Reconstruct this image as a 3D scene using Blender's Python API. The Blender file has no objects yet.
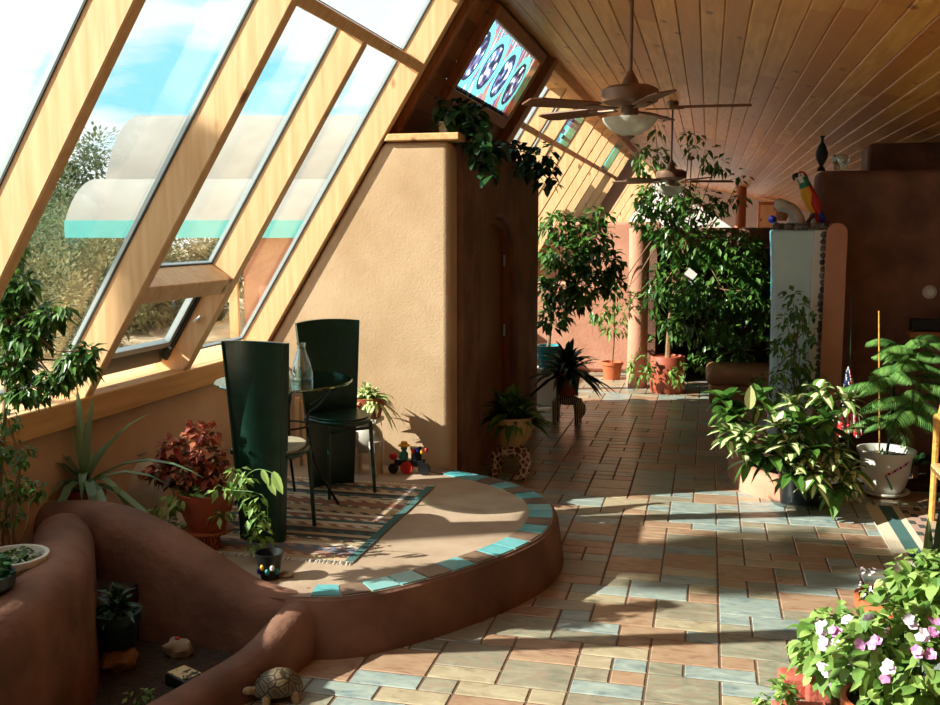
import bpy, math, random
from mathutils import Vector, Matrix, noise
R = math.radians
sc = bpy.context.scene
COL = sc.collection
V = Vector

# ---------------------------------------------------------------- camera
EYE = V((0, 0, 1.85)); FPX = 980.0
pitch = math.atan2(121.5, FPX); yaw = math.atan2(239 * math.cos(pitch), FPX)
FH = V((-math.sin(yaw), math.cos(yaw), 0)); RT = V((math.cos(yaw), math.sin(yaw), 0))
FW = FH * math.cos(pitch) + V((0, 0, -math.sin(pitch))); UP = RT.cross(FW)
cam = bpy.data.cameras.new('camera'); co = bpy.data.objects.new('camera', cam); COL.objects.link(co)
cam.sensor_width = 36; cam.lens = FPX / 940 * 36; cam.clip_end = 500; cam.clip_start = .05
m = Matrix((RT, UP, -FW)).transposed().to_4x4(); m.translation = EYE; co.matrix_world = m
sc.camera = co

# ---------------------------------------------------------------- world, sun, exposure
w = bpy.data.worlds.new('sky'); sc.world = w; w.use_nodes = True
nt = w.node_tree; N = nt.nodes; L = nt.links; bg = N['Background']
tc = N.new('ShaderNodeTexCoord'); mp = N.new('ShaderNodeMapping'); mp.inputs['Scale'].default_value = (1.6, 1.6, 5)
nz = N.new('ShaderNodeTexNoise'); nz.inputs['Scale'].default_value = 2.3; nz.inputs['Detail'].default_value = 7; nz.inputs['Roughness'].default_value = .55
rp = N.new('ShaderNodeValToRGB'); e = rp.color_ramp.elements
e[0].position = .36; e[0].color = (.36, .84, 1.0, 1); e[1].position = .50; e[1].color = (1, 1, 1, 1)
L.new(tc.outputs['Generated'], mp.inputs[0]); L.new(mp.outputs[0], nz.inputs[0]); L.new(nz.outputs[0], rp.inputs[0])
L.new(rp.outputs[0], bg.inputs[0]); bg.inputs[1].default_value = 1.45
EL = R(32); SD = V((.906 * math.cos(EL), .423 * math.cos(EL), -math.sin(EL)))
sun = bpy.data.lights.new('sun', 'SUN'); sun.energy = 12.5; sun.angle = .009; sun.color = (1, .94, .84)
so = bpy.data.objects.new('sun', sun); COL.objects.link(so); so.location = (-12, -6, 10)
so.rotation_euler = SD.to_track_quat('-Z', 'Y').to_euler()
sc.view_settings.view_transform = 'Standard'; sc.view_settings.look = 'None'
sc.view_settings.gamma = 1; sc.view_settings.use_curve_mapping = False; sc.view_settings.exposure = 0.0

# ---------------------------------------------------------------- measuring helpers (a photo direction met with a real plane)
def ray(px, py): return FW + RT * ((px - 470) / FPX) - UP * ((py - 352.5) / FPX)
def at(px, py, Y): d = ray(px, py); return EYE + d * (Y / d.y)
def fl(px, py, z=0.0): d = ray(px, py); return EYE + d * ((z - EYE.z) / d.z)

# ---------------------------------------------------------------- materials
def srgb(r, g, b):
    f = lambda c: (c / 255 / 12.92) if c <= 10.3 else (((c / 255) + .055) / 1.055) ** 2.4
    return (f(r), f(g), f(b), 1)
def mat(name, c1, c2=None, scale=8, rough=.7, bump=0, bscale=None, stretch=(1, 1, 1), metal=0, spec=.5, lo=.35, hi=.65, tint=None, trans=0, detail=5, coat=0):
    m = bpy.data.materials.new(name); m.use_nodes = True; nt = m.node_tree; N = nt.nodes; L = nt.links
    b = N['Principled BSDF']; b.inputs['Roughness'].default_value = rough; b.inputs['Metallic'].default_value = metal
    b.inputs['Specular IOR Level'].default_value = spec; b.inputs['Coat Weight'].default_value = coat
    tc = N.new('ShaderNodeTexCoord'); mp = N.new('ShaderNodeMapping'); mp.inputs['Scale'].default_value = stretch
    L.new(tc.outputs['Object'], mp.inputs[0])
    col = None
    if c2:
        n = N.new('ShaderNodeTexNoise'); n.inputs['Scale'].default_value = scale; n.inputs['Detail'].default_value = detail
        r = N.new('ShaderNodeValToRGB'); r.color_ramp.elements[0].position = lo; r.color_ramp.elements[1].position = hi
        r.color_ramp.elements[0].color = c1; r.color_ramp.elements[1].color = c2
        L.new(mp.outputs[0], n.inputs[0]); L.new(n.outputs[0], r.inputs[0]); col = r.outputs[0]
    else:
        b.inputs['Base Color'].default_value = c1
    if tint:                                    # natural leaf to leaf / board to board variation
        at_ = N.new('ShaderNodeAttribute'); at_.attribute_name = 'tint'
        mx = N.new('ShaderNodeMixRGB'); mx.inputs[2].default_value = tint
        if col: L.new(col, mx.inputs[1])
        else: mx.inputs[1].default_value = c1
        L.new(at_.outputs['Fac'], mx.inputs[0]); col = mx.outputs[0]
    if col: L.new(col, b.inputs['Base Color'])
    if bump:
        n2 = N.new('ShaderNodeTexNoise'); n2.inputs['Scale'].default_value = bscale or scale; n2.inputs['Detail'].default_value = 6
        bp = N.new('ShaderNodeBump'); bp.inputs['Strength'].default_value = bump; bp.inputs['Distance'].default_value = .02
        L.new(mp.outputs[0], n2.inputs[0]); L.new(n2.outputs[0], bp.inputs['Height']); L.new(bp.outputs[0], b.inputs['Normal'])
    if trans:                                   # thin leaf lets some light through
        t = N.new('ShaderNodeBsdfTranslucent'); ms = N.new('ShaderNodeMixShader'); ms.inputs[0].default_value = trans
        if col: L.new(col, t.inputs[0])
        else: t.inputs[0].default_value = c1
        L.new(b.outputs[0], ms.inputs[1]); L.new(t.outputs[0], ms.inputs[2]); L.new(ms.outputs[0], N['Material Output'].inputs[0])
    return m
def wood(name, c1, c2, axis, rough=.55, knot=True, tint=None, s=1.0):
    st = [14 * s, 14 * s, 14 * s]; st[axis] = 1.0
    m = mat(name, c1, c2, scale=2.2, rough=rough, stretch=st, lo=.3, hi=.7, tint=tint, bump=.08)
    if knot:
        nt = m.node_tree; N = nt.nodes; L = nt.links; b = N['Principled BSDF']
        src = b.inputs['Base Color'].links[0].from_socket
        tc = N.new('ShaderNodeTexCoord'); mp = N.new('ShaderNodeMapping'); k = [3.0, 3.0, 3.0]; k[axis] = 1.6; mp.inputs['Scale'].default_value = k
        vo = N.new('ShaderNodeTexVoronoi'); vo.inputs['Scale'].default_value = 1.6
        r = N.new('ShaderNodeValToRGB'); r.color_ramp.elements[0].position = .07; r.color_ramp.elements[1].position = .15
        r.color_ramp.elements[0].color = (.9, .9, .9, 1); r.color_ramp.elements[1].color = (0, 0, 0, 1)
        mx = N.new('ShaderNodeMixRGB'); mx.inputs[2].default_value = srgb(120, 62, 28)
        L.new(tc.outputs['Object'], mp.inputs[0]); L.new(mp.outputs[0], vo.inputs[0]); L.new(vo.outputs['Distance'], r.inputs[0])
        L.new(r.outputs[0], mx.inputs[0]); L.new(src, mx.inputs[1]); L.new(mx.outputs[0], b.inputs['Base Color'])
    return m
def glassy(name, tcol, gcol=(1, 1, 1, 1), fac=.08, rough=.02):
    m = bpy.data.materials.new(name); m.use_nodes = True; nt = m.node_tree; N = nt.nodes; L = nt.links
    N.remove(N['Principled BSDF'])
    t = N.new('ShaderNodeBsdfTransparent'); t.inputs[0].default_value = tcol
    g = N.new('ShaderNodeBsdfGlossy'); g.inputs[0].default_value = gcol; g.inputs['Roughness'].default_value = rough
    ms = N.new('ShaderNodeMixShader'); fr = N.new('ShaderNodeLayerWeight'); fr.inputs[0].default_value = .25
    mt = N.new('ShaderNodeMath'); mt.operation = 'MULTIPLY_ADD'; mt.inputs[1].default_value = .5 if fac > .1 else .22; mt.inputs[2].default_value = fac * .5
    L.new(fr.outputs['Fresnel'], mt.inputs[0]); L.new(mt.outputs[0], ms.inputs[0])
    L.new(t.outputs[0], ms.inputs[1]); L.new(g.outputs[0], ms.inputs[2]); L.new(ms.outputs[0], N['Material Output'].inputs[0])
    return m
def pattern(name, kind, cols, scale, rough=.5, stretch=(1, 1, 1), distort=0):
    m = bpy.data.materials.new(name); m.use_nodes = True; nt = m.node_tree; N = nt.nodes; L = nt.links; b = N['Principled BSDF']
    b.inputs['Roughness'].default_value = rough
    tc = N.new('ShaderNodeTexCoord'); mp = N.new('ShaderNodeMapping'); mp.inputs['Scale'].default_value = stretch; L.new(tc.outputs['Object'], mp.inputs[0])
    r = N.new('ShaderNodeValToRGB'); r.color_ramp.interpolation = 'CONSTANT'
    el = r.color_ramp.elements
    for i, (p, c) in enumerate(cols):
        q = el[i] if i < 2 else el.new(p)
        q.position = p; q.color = c
    if kind == 'cells':
        t = N.new('ShaderNodeTexVoronoi'); t.feature = 'DISTANCE_TO_EDGE'; t.inputs['Scale'].default_value = scale; L.new(mp.outputs[0], t.inputs[0]); L.new(t.outputs['Distance'], r.inputs[0])
    elif kind == 'wave':
        t = N.new('ShaderNodeTexWave'); t.inputs['Scale'].default_value = scale; t.inputs['Distortion'].default_value = distort; L.new(mp.outputs[0], t.inputs[0]); L.new(t.outputs['Fac'], r.inputs[0])
    else:
        t = N.new('ShaderNodeTexNoise'); t.inputs['Scale'].default_value = scale; L.new(mp.outputs[0], t.inputs[0]); L.new(t.outputs[0], r.inputs[0])
    L.new(r.outputs[0], b.inputs['Base Color'])
    return m
M = {}
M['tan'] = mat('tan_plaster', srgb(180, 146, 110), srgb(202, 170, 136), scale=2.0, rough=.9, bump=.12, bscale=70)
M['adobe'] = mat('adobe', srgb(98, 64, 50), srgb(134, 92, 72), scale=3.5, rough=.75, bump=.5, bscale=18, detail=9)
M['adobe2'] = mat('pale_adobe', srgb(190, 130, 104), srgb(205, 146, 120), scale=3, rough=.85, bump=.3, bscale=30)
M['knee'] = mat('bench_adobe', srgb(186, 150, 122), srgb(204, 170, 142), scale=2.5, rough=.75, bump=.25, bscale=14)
M['concrete'] = mat('platform_top', srgb(156, 132, 110), srgb(174, 150, 128), scale=4, rough=.7, bump=.1, bscale=30)
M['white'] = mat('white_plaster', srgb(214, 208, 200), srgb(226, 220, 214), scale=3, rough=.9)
M['blue'] = mat('blue_plaster', srgb(190, 222, 236), srgb(206, 234, 244), scale=3, rough=.8, bump=.2, bscale=20)
M['stone'] = mat('pebble', srgb(90, 82, 78), srgb(150, 140, 130), scale=20, rough=.6, tint=srgb(60, 50, 46))
M['pine'] = wood('pine_y', srgb(210, 156, 100), srgb(230, 182, 126), 1)
M['pinex'] = wood('pine_slope', srgb(214, 164, 112), srgb(230, 190, 142), 2)
M['ceil'] = wood('ceiling_pine', srgb(196, 132, 60), srgb(230, 176, 94), 1, rough=.4, tint=srgb(186, 118, 56), s=.8)
M['panel'] = wood('panel_pine', srgb(150, 92, 52), srgb(180, 116, 66), 2, rough=.6, tint=srgb(122, 74, 42))
M['dwood'] = wood('brown_wood', srgb(110, 62, 34), srgb(140, 84, 46), 2, rough=.5)
M['log'] = wood('log', srgb(170, 96, 50), srgb(196, 120, 66), 2, rough=.6)
M['alu'] = mat('grey_metal', srgb(176, 184, 186), rough=.4, metal=.5)
M['gasket'] = mat('black_gasket', srgb(38, 46, 46), rough=.6)
M['glass'] = glassy('window_glass', (.93, .97, .96, 1), fac=.04)
M['green'] = mat('green_leather', srgb(14, 46, 34), srgb(20, 58, 44), scale=20, rough=.32, spec=.5, bump=.05, bscale=80)
M['black'] = mat('black_iron', srgb(26, 28, 28), rough=.45, metal=.3)
M['tglass'] = glassy('table_glass', (.48, .70, .68, 1), gcol=(.8, 1, 1, 1), fac=.7, rough=.04)
M['cglass'] = glassy('clear_glass', (.86, .93, .92, 1), fac=.35, rough=.05)
M['terra'] = mat('terracotta', srgb(176, 88, 50), srgb(200, 108, 66), scale=9, rough=.75, bump=.1, bscale=40)
M['terra_d'] = mat('old_terracotta', srgb(150, 66, 44), srgb(172, 84, 56), scale=9, rough=.6)
M['soil'] = mat('soil', srgb(46, 32, 24), srgb(66, 48, 36), scale=30, rough=1, bump=.8, bscale=50)
M['white_c'] = mat('white_ceramic', srgb(222, 220, 210), rough=.25)
M['plastic'] = mat('black_plastic', srgb(20, 22, 26), rough=.35)
M['dgreen'] = mat('dark_green_pot', srgb(24, 44, 40), rough=.4)
M['bark'] = mat('bark', srgb(120, 90, 62), srgb(150, 118, 86), scale=14, rough=.9, bump=.4, bscale=40)
M['leaf'] = mat('ficus_leaf', srgb(40, 84, 26), rough=.38, tint=srgb(104, 142, 62), trans=.25)
M['leafd'] = mat('dark_leaf', srgb(18, 46, 24), rough=.35, tint=srgb(46, 84, 40), trans=.15)
M['leafb'] = mat('bright_leaf', srgb(88, 128, 50), rough=.55, tint=srgb(166, 190, 104), trans=.3)
M['cream'] = mat('cream_leaf', srgb(216, 214, 150), rough=.4, tint=srgb(238, 234, 190), trans=.2)
M['fern'] = mat('fern_leaf', srgb(52, 100, 42), rough=.55, tint=srgb(122, 162, 78), trans=.25)
M['brom'] = mat('strap_leaf', srgb(92, 122, 84), rough=.4, tint=srgb(150, 176, 132), trans=.15)
M['redleaf'] = mat('red_leaf', srgb(140, 44, 30), rough=.6, tint=srgb(196, 116, 76), trans=.2)
M['brown_leaf'] = mat('brown_leaf', srgb(84, 44, 30), rough=.5, tint=srgb(120, 96, 50), trans=.2)
M['pink'] = mat('pink_petal', srgb(214, 120, 190), rough=.6, tint=srgb(240, 190, 226), trans=.2)
M['whitep'] = mat('white_petal', srgb(244, 240, 246), rough=.6, tint=srgb(246, 214, 238), trans=.2)
M['bronze'] = mat('bronze', srgb(112, 84, 66), srgb(134, 102, 80), scale=12, rough=.42, metal=.35)
M['blade'] = wood('fan_blade', srgb(96, 58, 38), srgb(120, 76, 50), 0, knot=False)
M['milk'] = mat('marbled_glass', srgb(198, 194, 180), srgb(226, 224, 212), scale=9, rough=.3, trans=.3)
M['sofa'] = mat('brown_leather', srgb(150, 106, 70), srgb(170, 124, 84), scale=6, rough=.5)
M['turq'] = mat('turquoise_paint', srgb(92, 186, 186), srgb(104, 196, 196), scale=2, rough=.6)
M['turqpot'] = mat('turquoise_glaze', srgb(40, 140, 150), srgb(66, 168, 174), scale=9, rough=.2)
M['roof'] = mat('pale_roof', srgb(152, 148, 142), srgb(164, 160, 154), scale=1.5, rough=.9)
M['sand'] = mat('dry_ground', srgb(176, 150, 116), srgb(214, 190, 158), scale=.9, rough=1, bump=.5, bscale=3, detail=9)
M['wicker'] = pattern('wicker', 'wave', [(0, srgb(120, 88, 48)), (.4, srgb(220, 186, 126))], 40, .6, distort=3)
M['rattan'] = mat('rattan', srgb(196, 140, 66), srgb(222, 168, 92), scale=30, rough=.4)
M['giraffe'] = pattern('giraffe_spots', 'cells', [(0, srgb(222, 206, 180)), (.12, srgb(110, 58, 34))], 22, .5)
M['zebra'] = pattern('zebra_stripes', 'wave', [(0, srgb(30, 28, 28)), (.5, srgb(214, 208, 196))], 16, .5, distort=3)
M['grey_c'] = mat('grey_ceramic', srgb(176, 168, 156), srgb(204, 196, 184), scale=9, rough=.5)
M['rock'] = mat('yellow_rock', srgb(150, 118, 76), srgb(176, 142, 96), scale=9, rough=.9, bump=.4)
M['rock2'] = mat('grey_rock', srgb(140, 120, 100), srgb(176, 156, 130), scale=9, rough=.9, bump=.4)
M['red'] = mat('red', srgb(186, 34, 30), rough=.5); M['yellow'] = mat('yellow', srgb(226, 164, 36), rough=.5)
M['bluec'] = mat('cobalt', srgb(30, 50, 150), rough=.35); M['teal'] = mat('teal', srgb(40, 130, 120), rough=.5)
M['cwhite'] = mat('white_fabric', srgb(226, 222, 214), rough=.9); M['brick'] = mat('red_brick', srgb(170, 78, 62), srgb(190, 98, 80), scale=14, rough=.9, bump=.3, bscale=60)
M['seat'] = mat('seat_suede', srgb(142, 130, 108), srgb(160, 148, 124), scale=20, rough=.8)

# ---------------------------------------------------------------- mesh builder
class MB:
    def __init__(s): s.v = []; s.f = []; s.m = []; s.t = []
    def add(s, vs, fs, mi=0, t=0.0):
        b = len(s.v); s.v += [V(p) for p in vs]
        for f in fs: s.f.append([b + i for i in f]); s.m.append(mi); s.t.append(t)
        return s
    def box(s, c, d, rz=0, mi=0, t=0, mtx=None):
        hx, hy, hz = d[0] / 2, d[1] / 2, d[2] / 2
        P = [V((x, y, z)) for z in (-hz, hz) for y in (-hy, hy) for x in (-hx, hx)]
        Q = mtx if mtx else Matrix.Rotation(rz, 3, 'Z')
        return s.add([Q @ p + V(c) for p in P], [(0, 2, 3, 1), (4, 5, 7, 6), (0, 1, 5, 4), (2, 6, 7, 3), (0, 4, 6, 2), (1, 3, 7, 5)], mi, t)
    def tube(s, pts, r, n=8, mi=0, t=0, cap=True, sx=1.0):
        pts = [V(p) for p in pts]; k = len(pts)
        rs = r if isinstance(r, (list, tuple)) else [r] * k
        vs = []; u = None
        for i, p in enumerate(pts):
            d = (pts[min(i + 1, k - 1)] - pts[max(i - 1, 0)]).normalized()
            if u is None: u = d.cross(V((0, 0, 1)) if abs(d.z) < .9 else V((1, 0, 0))).normalized()
            u = (u - d * u.dot(d)).normalized(); w_ = d.cross(u)
            for j in range(n):
                a = 2 * math.pi * j / n; vs.append(p + (u * math.cos(a) * sx + w_ * math.sin(a)) * rs[i])
        fs = [(i * n + j, i * n + (j + 1) % n, (i + 1) * n + (j + 1) % n, (i + 1) * n + j) for i in range(k - 1) for j in range(n)]
        if cap: fs += [tuple(range(n))[::-1], tuple(range((k - 1) * n, k * n))]
        return s.add(vs, fs, mi, t)
    def lathe(s, prof, c=(0, 0, 0), n=28, mi=0, t=0, sy=1.0, q=None):
        c = V(c); vs = []
        for r, z in prof:
            for j in range(n):
                a = 2 * math.pi * j / n; p = V((r * math.cos(a), r * math.sin(a) * sy, z)); vs.append(c + (q @ p if q else p))
        k = len(prof)
        fs = [(i * n + j, i * n + (j + 1) % n, (i + 1) * n + (j + 1) % n, (i + 1) * n + j) for i in range(k - 1) for j in range(n)]
        if prof[0][0] > .001: fs.append(tuple(range(n))[::-1])
        if prof[-1][0] > .001: fs.append(tuple(range((k - 1) * n, k * n)))
        return s.add(vs, fs, mi, t)
    def prism(s, poly, a, b, fn, mi=0, t=0):
        n = len(poly); vs = [fn(u, v_, a) for u, v_ in poly] + [fn(u, v_, b) for u, v_ in poly]
        return s.add(vs, [tuple(range(n))[::-1], tuple(range(n, 2 * n))] + [(i, (i + 1) % n, n + (i + 1) % n, n + i) for i in range(n)], mi, t)
    def ell(s, c, r, mi=0, t=0, n=16, k=10, rough=0, q=None, seed=0):
        c = V(c); vs = []
        for i in range(k + 1):
            th = math.pi * i / k
            for j in range(n):
                a = 2 * math.pi * j / n; d = V((math.sin(th) * math.cos(a), math.sin(th) * math.sin(a), -math.cos(th)))
                f = 1 + rough * noise.noise(d * 1.7 + V((seed, seed * .7, 3)))
                p = V((d.x * r[0], d.y * r[1], d.z * r[2])) * f; vs.append(c + (q @ p if q else p))
        return s.add(vs, [(i * n + j, i * n + (j + 1) % n, (i + 1) * n + (j + 1) % n, (i + 1) * n + j) for i in range(k) for j in range(n)], mi, t)
    def leaf(s, p, d, l, w_, up=V((0, 0, 1)), droop=.25, fold=.25, mi=0, t=0, mid=None, seg=2):
        p = V(p); d = V(d).normalized(); sd = d.cross(up)
        if sd.length < .05: sd = d.cross(V((1, .3, 0)))
        sd.normalize(); nn = sd.cross(d)
        prof = {2: [(0, .12), (.45, 1), (1, 0)], 4: [(0, .3), (.2, .85), (.45, 1), (.75, .7), (1, 0)], 6: [(0, .7), (.15, .9), (.35, 1), (.55, .9), (.75, .65), (.9, .35), (1, 0)]}[seg]
        vs = []; fs = []; ms = []
        for u, ww in prof:
            c = p + d * (l * u) - V((0, 0, 1)) * (droop * l * u * u); h = w_ * .5 * ww
            if mid: vs += [c - sd * h + nn * fold * h, c - sd * h * .45 + nn * fold * h * .45, c + sd * h * .45 + nn * fold * h * .45, c + sd * h + nn * fold * h]
            else: vs += [c - sd * h + nn * fold * h, c, c + sd * h + nn * fold * h]
        q = 4 if mid else 3; b = len(s.v); s.v += vs
        for i in range(len(prof) - 1):
            for j in range(q - 1):
                s.f.append([b + i * q + j, b + i * q + j + 1, b + (i + 1) * q + j + 1, b + (i + 1) * q + j]); s.m.append(mid if (mid and j == 1) else mi); s.t.append(t)
        return s
    def build(s, name, mats, parent=None, smooth=True, bevel=0, seg=3, sub=0, kind=None, label=None, angle=40):
        off = parent_world(parent)
        me = bpy.data.meshes.new(name); me.from_pydata([p - off for p in s.v], [], s.f)
        if not isinstance(mats, (list, tuple)): mats = [mats]
        for x in mats: me.materials.append(M[x] if isinstance(x, str) else x)
        me.polygons.foreach_set('material_index', s.m)
        if any(s.t):
            a = me.attributes.new('tint', 'FLOAT', 'FACE'); a.data.foreach_set('value', s.t)
        me.validate(); me.update()
        o = bpy.data.objects.new(name, me); COL.objects.link(o)
        if parent: o.parent = parent
        if smooth:
            me.polygons.foreach_set('use_smooth', [True] * len(me.polygons))
            me.set_sharp_from_angle(angle=R(angle))
        if bevel:
            b = o.modifiers.new('bevel', 'BEVEL'); b.width = bevel; b.segments = seg; b.limit_method = 'ANGLE'; b.angle_limit = R(35); b.harden_normals = False
            if smooth: me.polygons.foreach_set('use_smooth', [True] * len(me.polygons))
        if sub: q = o.modifiers.new('sub', 'SUBSURF'); q.levels = sub; q.render_levels = sub
        if kind: o['kind'] = kind
        if label: o['label'] = label
        return o
def parent_world(o):
    t = V((0, 0, 0))
    while o: t += V(o.location); o = o.parent
    return t
def thing(name, label, cat, loc, group=None):
    o = bpy.data.objects.new(name, None); COL.objects.link(o); o.location = loc; o.empty_display_size = .1
    return tag(o, label, cat, group)
def tag(o, label, cat, group=None, kind=None):
    o['label'] = label; o['category'] = cat
    if group: o['group'] = group
    if kind: o['kind'] = kind
    return o
def struct(o): o['kind'] = 'structure'; return o
def copy_thing(root, loc, label, rz=0):
    def cp(o, par):
        c = o.copy(); COL.objects.link(c)
        if par: c.parent = par
        for ch in [x for x in bpy.data.objects if x.parent == o and x != c]: cp(ch, c)
        return c
    r = cp(root, None); r.location = loc; r.rotation_euler = (0, 0, rz); r['label'] = label
    return r
def spline(pts, n=8):
    pts = [V(p) for p in pts]; P = [pts[0]] + pts + [pts[-1]]; out = []
    for i in range(len(pts) - 1):
        a, b, c, d = P[i:i + 4]
        for k in range(n):
            t = k / n; out.append(.5 * ((2 * b) + (c - a) * t + (2 * a - 5 * b + 4 * c - d) * t * t + (3 * b - a - 3 * c + d) * t ** 3))
    return out + [pts[-1]]
rnd = random.Random(7)
U = lambda a, b: rnd.uniform(a, b)
def rdir(zmin=-1, zmax=1):
    z = U(zmin, zmax); a = U(0, 6.283); q = math.sqrt(max(0, 1 - z * z)); return V((q * math.cos(a), q * math.sin(a), z))

# ================================================================ SETTING
CA, SA = math.cos(R(58)), math.sin(R(58))
def G(s_, Y, off=0.0): return V((-2.25 + s_ * CA - off * SA, Y, 2.19 + s_ * SA + off * CA))
def sZ(z): return (z - 2.19) / SA
def slope_bar(mb, s0, s1, y0, y1, o0, o1, mi=0, t=0):
    vs = [G(s_, y, o) for s_ in (s0, s1) for y in (y0, y1) for o in (o0, o1)]
    return mb.add(vs, [(0, 1, 3, 2), (4, 6, 7, 5), (0, 4, 5, 1), (2, 3, 7, 6), (0, 2, 6, 4), (1, 5, 7, 3)], mi, t)
# exterior ground
mb = MB(); n = 40
vs = []; 
for i in range(n + 1):
    for j in range(n + 1):
        x = -90 + 87.0 * i / n; y = -30 + 130 * j / n
        vs.append(V((x, y, -.5 + .35 * noise.noise(V((x * .12, y * .12, 0))) + max(0, (-x - 25)) * .015)))
mb.add(vs, [(i * (n + 1) + j, (i + 1) * (n + 1) + j, (i + 1) * (n + 1) + j + 1, i * (n + 1) + j + 1) for i in range(n) for j in range(n)])
struct(mb.build('ground', 'sand'))
# floor : modular slate tiles with grout
tile = mat('slate_tile', srgb(120, 128, 120), srgb(164, 138, 112), scale=2.2, rough=.33, stretch=(1.2, 3.0, 1), bump=.1, bscale=9, lo=.38, hi=.62)
def tilemat(name, a, b, c):
    m = mat(name, a, b, scale=6.5, rough=.3, stretch=(1.0, 2.2, 1), bump=.15, bscale=9, lo=.36, hi=.62, tint=c, detail=10)
    for n_ in m.node_tree.nodes:
        if n_.type == 'TEX_NOISE' and abs(n_.inputs['Scale'].default_value - 6.5) < .01: n_.inputs['Distortion'].default_value = 1.2; n_.inputs['Roughness'].default_value = .65
    N = m.node_tree.nodes; L = m.node_tree.links; mx = [n_ for n_ in N if n_.type == 'MIX_RGB'][0]; fs_ = mx.inputs[0].links[0].from_socket   # cloudy mottling
    n2 = N.new('ShaderNodeTexNoise'); n2.inputs['Scale'].default_value = 13; n2.inputs['Detail'].default_value = 8; n2.inputs['Distortion'].default_value = .8
    m1 = N.new('ShaderNodeMath'); m1.operation = 'MULTIPLY_ADD'; m1.inputs[1].default_value = 3.0; m1.inputs[2].default_value = -1.25; m2 = N.new('ShaderNodeMath'); m2.operation = 'ADD'; m2.use_clamp = True
    L.new([n_ for n_ in N if n_.type == 'MAPPING'][0].outputs[0], n2.inputs[0]); L.new(n2.outputs[0], m1.inputs[0]); L.new(m1.outputs[0], m2.inputs[0]); L.new(fs_, m2.inputs[1]); L.new(m2.outputs[0], mx.inputs[0])
    return m
T = [tilemat('slate_blue', srgb(104, 122, 126), srgb(168, 178, 170), srgb(150, 158, 148)), tilemat('slate_rust', srgb(134, 96, 76), srgb(178, 146, 120), srgb(168, 138, 112)),
     tilemat('slate_tan', srgb(140, 124, 98), srgb(190, 176, 146), srgb(172, 156, 130)), tilemat('slate_green', srgb(106, 112, 98), srgb(164, 160, 138), srgb(150, 132, 112)),
     mat('grout', srgb(104, 76, 58), rough=.9)]
mb = MB(); ux, uy = .150, .124; NX, NY = 54, 120; X0, Y0 = -2.9, .9
used = set(); rt_ = random.Random(3)
for j in range(NY):
    for i in range(NX):
        if (i, j) in used: continue
        opts = [(2, 2), (2, 1), (2, 1), (2, 1), (1, 1), (1, 1), (2, 2), (1, 1)]; rt_.shuffle(opts)
        for a, b in opts + [(1, 1)]:
            cells = [(i + p, j + q) for p in range(a) for q in range(b)]
            if not any(c in used for c in cells): break
        used.update(cells); g_ = .0045
        x0, x1, y0, y1 = X0 + i * ux + g_, X0 + (i + a) * ux - g_, Y0 + j * uy + g_, Y0 + (j + b) * uy - g_
        k = rt_.choices([0, 1, 2, 3], [3, 3, 2, 3])[0]; z = 0.0; c = .004
        mb.add([(x0, y0, z - c), (x1, y0, z - c), (x1, y1, z - c), (x0, y1, z - c), (x0 + c, y0 + c, z), (x1 - c, y0 + c, z), (x1 - c, y1 - c, z), (x0 + c, y1 - c, z)],
               [(4, 5, 6, 7), (0, 1, 5, 4), (1, 2, 6, 5), (2, 3, 7, 6), (3, 0, 4, 7)], k, rt_.random() * .4)
mb.add([(-3.2, -2.6, -.004), (6, -2.6, -.004), (6, 31, -.004), (-3.2, 31, -.004)], [(0, 1, 2, 3)], 4)
mb.box((1.4, 14.2, -.11), (9.2, 33.6, .2), mi=4)
struct(mb.build('floor', T, smooth=False))
# ceiling boards running along the hall
CZ = lambda x: 3.10 - .24 * x
mb = MB(); bw = .1385; x = -1.47
while x < 4.6:
    c = .007; z = CZ; y0, y1 = -2.6, 31; xa, xb = x, x + bw - .002
    prof = [(xa, z(xa) + c), (xa + c, z(xa + c)), (xb - c, z(xb - c)), (xb, z(xb) + c), (xb, z(xb) + .03), (xa, z(xa) + .03)]
    ys = y0
    while ys < y1:
        ye = min(y1, ys + U(3, 5)); mb.prism(prof, ys + .001, ye, lambda u, v_, a: V((u, a, v_)), t=U(0, 1) ** 1.5); ys = ye
    x += bw
struct(mb.build('ceiling', 'ceil', smooth=False))
mb = MB(); mb.prism([(-1.62, CZ(-1.62) + .035), (4.7, CZ(4.7) + .035), (4.7, CZ(4.7) + .3), (-1.75, CZ(-1.75) + .33)], -2.8, 31.2, lambda u, v_, a: V((u, a, v_)))
struct(mb.build('ceiling_roof', 'roof', smooth=False))
# glazed slope: rafters, purlins, panes
S0, S1 = sZ(1.0), sZ(3.46)
RY = [-1.94, -.92, .10, 1.12, 2.14, 3.16, 4.20, 5.15, 6.20]
tn = [0]
def trim(mb, m_='pinex', bevel=.006, **k):
    tn[0] += 1; o = mb.build('trim_%d' % tn[0], m_, smooth=False, bevel=bevel, seg=1, **k); return struct(o)
PZ0, PZ1 = sZ(2.855), sZ(2.91)
for k, y in enumerate(RY):
    
    top = PZ0 if k == 7 else S1
    trim(slope_bar(MB(), S0 - .1, top, y, y + .065, 0, .19))
FY = [9.62 + 1.03 * k for k in range(0, 11)]
for y in FY: trim(slope_bar(MB(), S0 - .1, S1, y, y + .065, 0, .19))
trim(slope_bar(MB(), PZ0, PZ1, 4.265, 6.20, 0, .12))
trim(slope_bar(MB(), PZ0, PZ1, -2.0, 3.16, 0, .16))
for a, b in zip(FY[:-1], FY[1:]): trim(slope_bar(MB(), PZ0, PZ1, a + .065, b, .02, .12))
# block over the vent window
trim(slope_bar(MB(), sZ(1.49), sZ(1.575), 4.265, 5.15, 0, .185))
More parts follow.
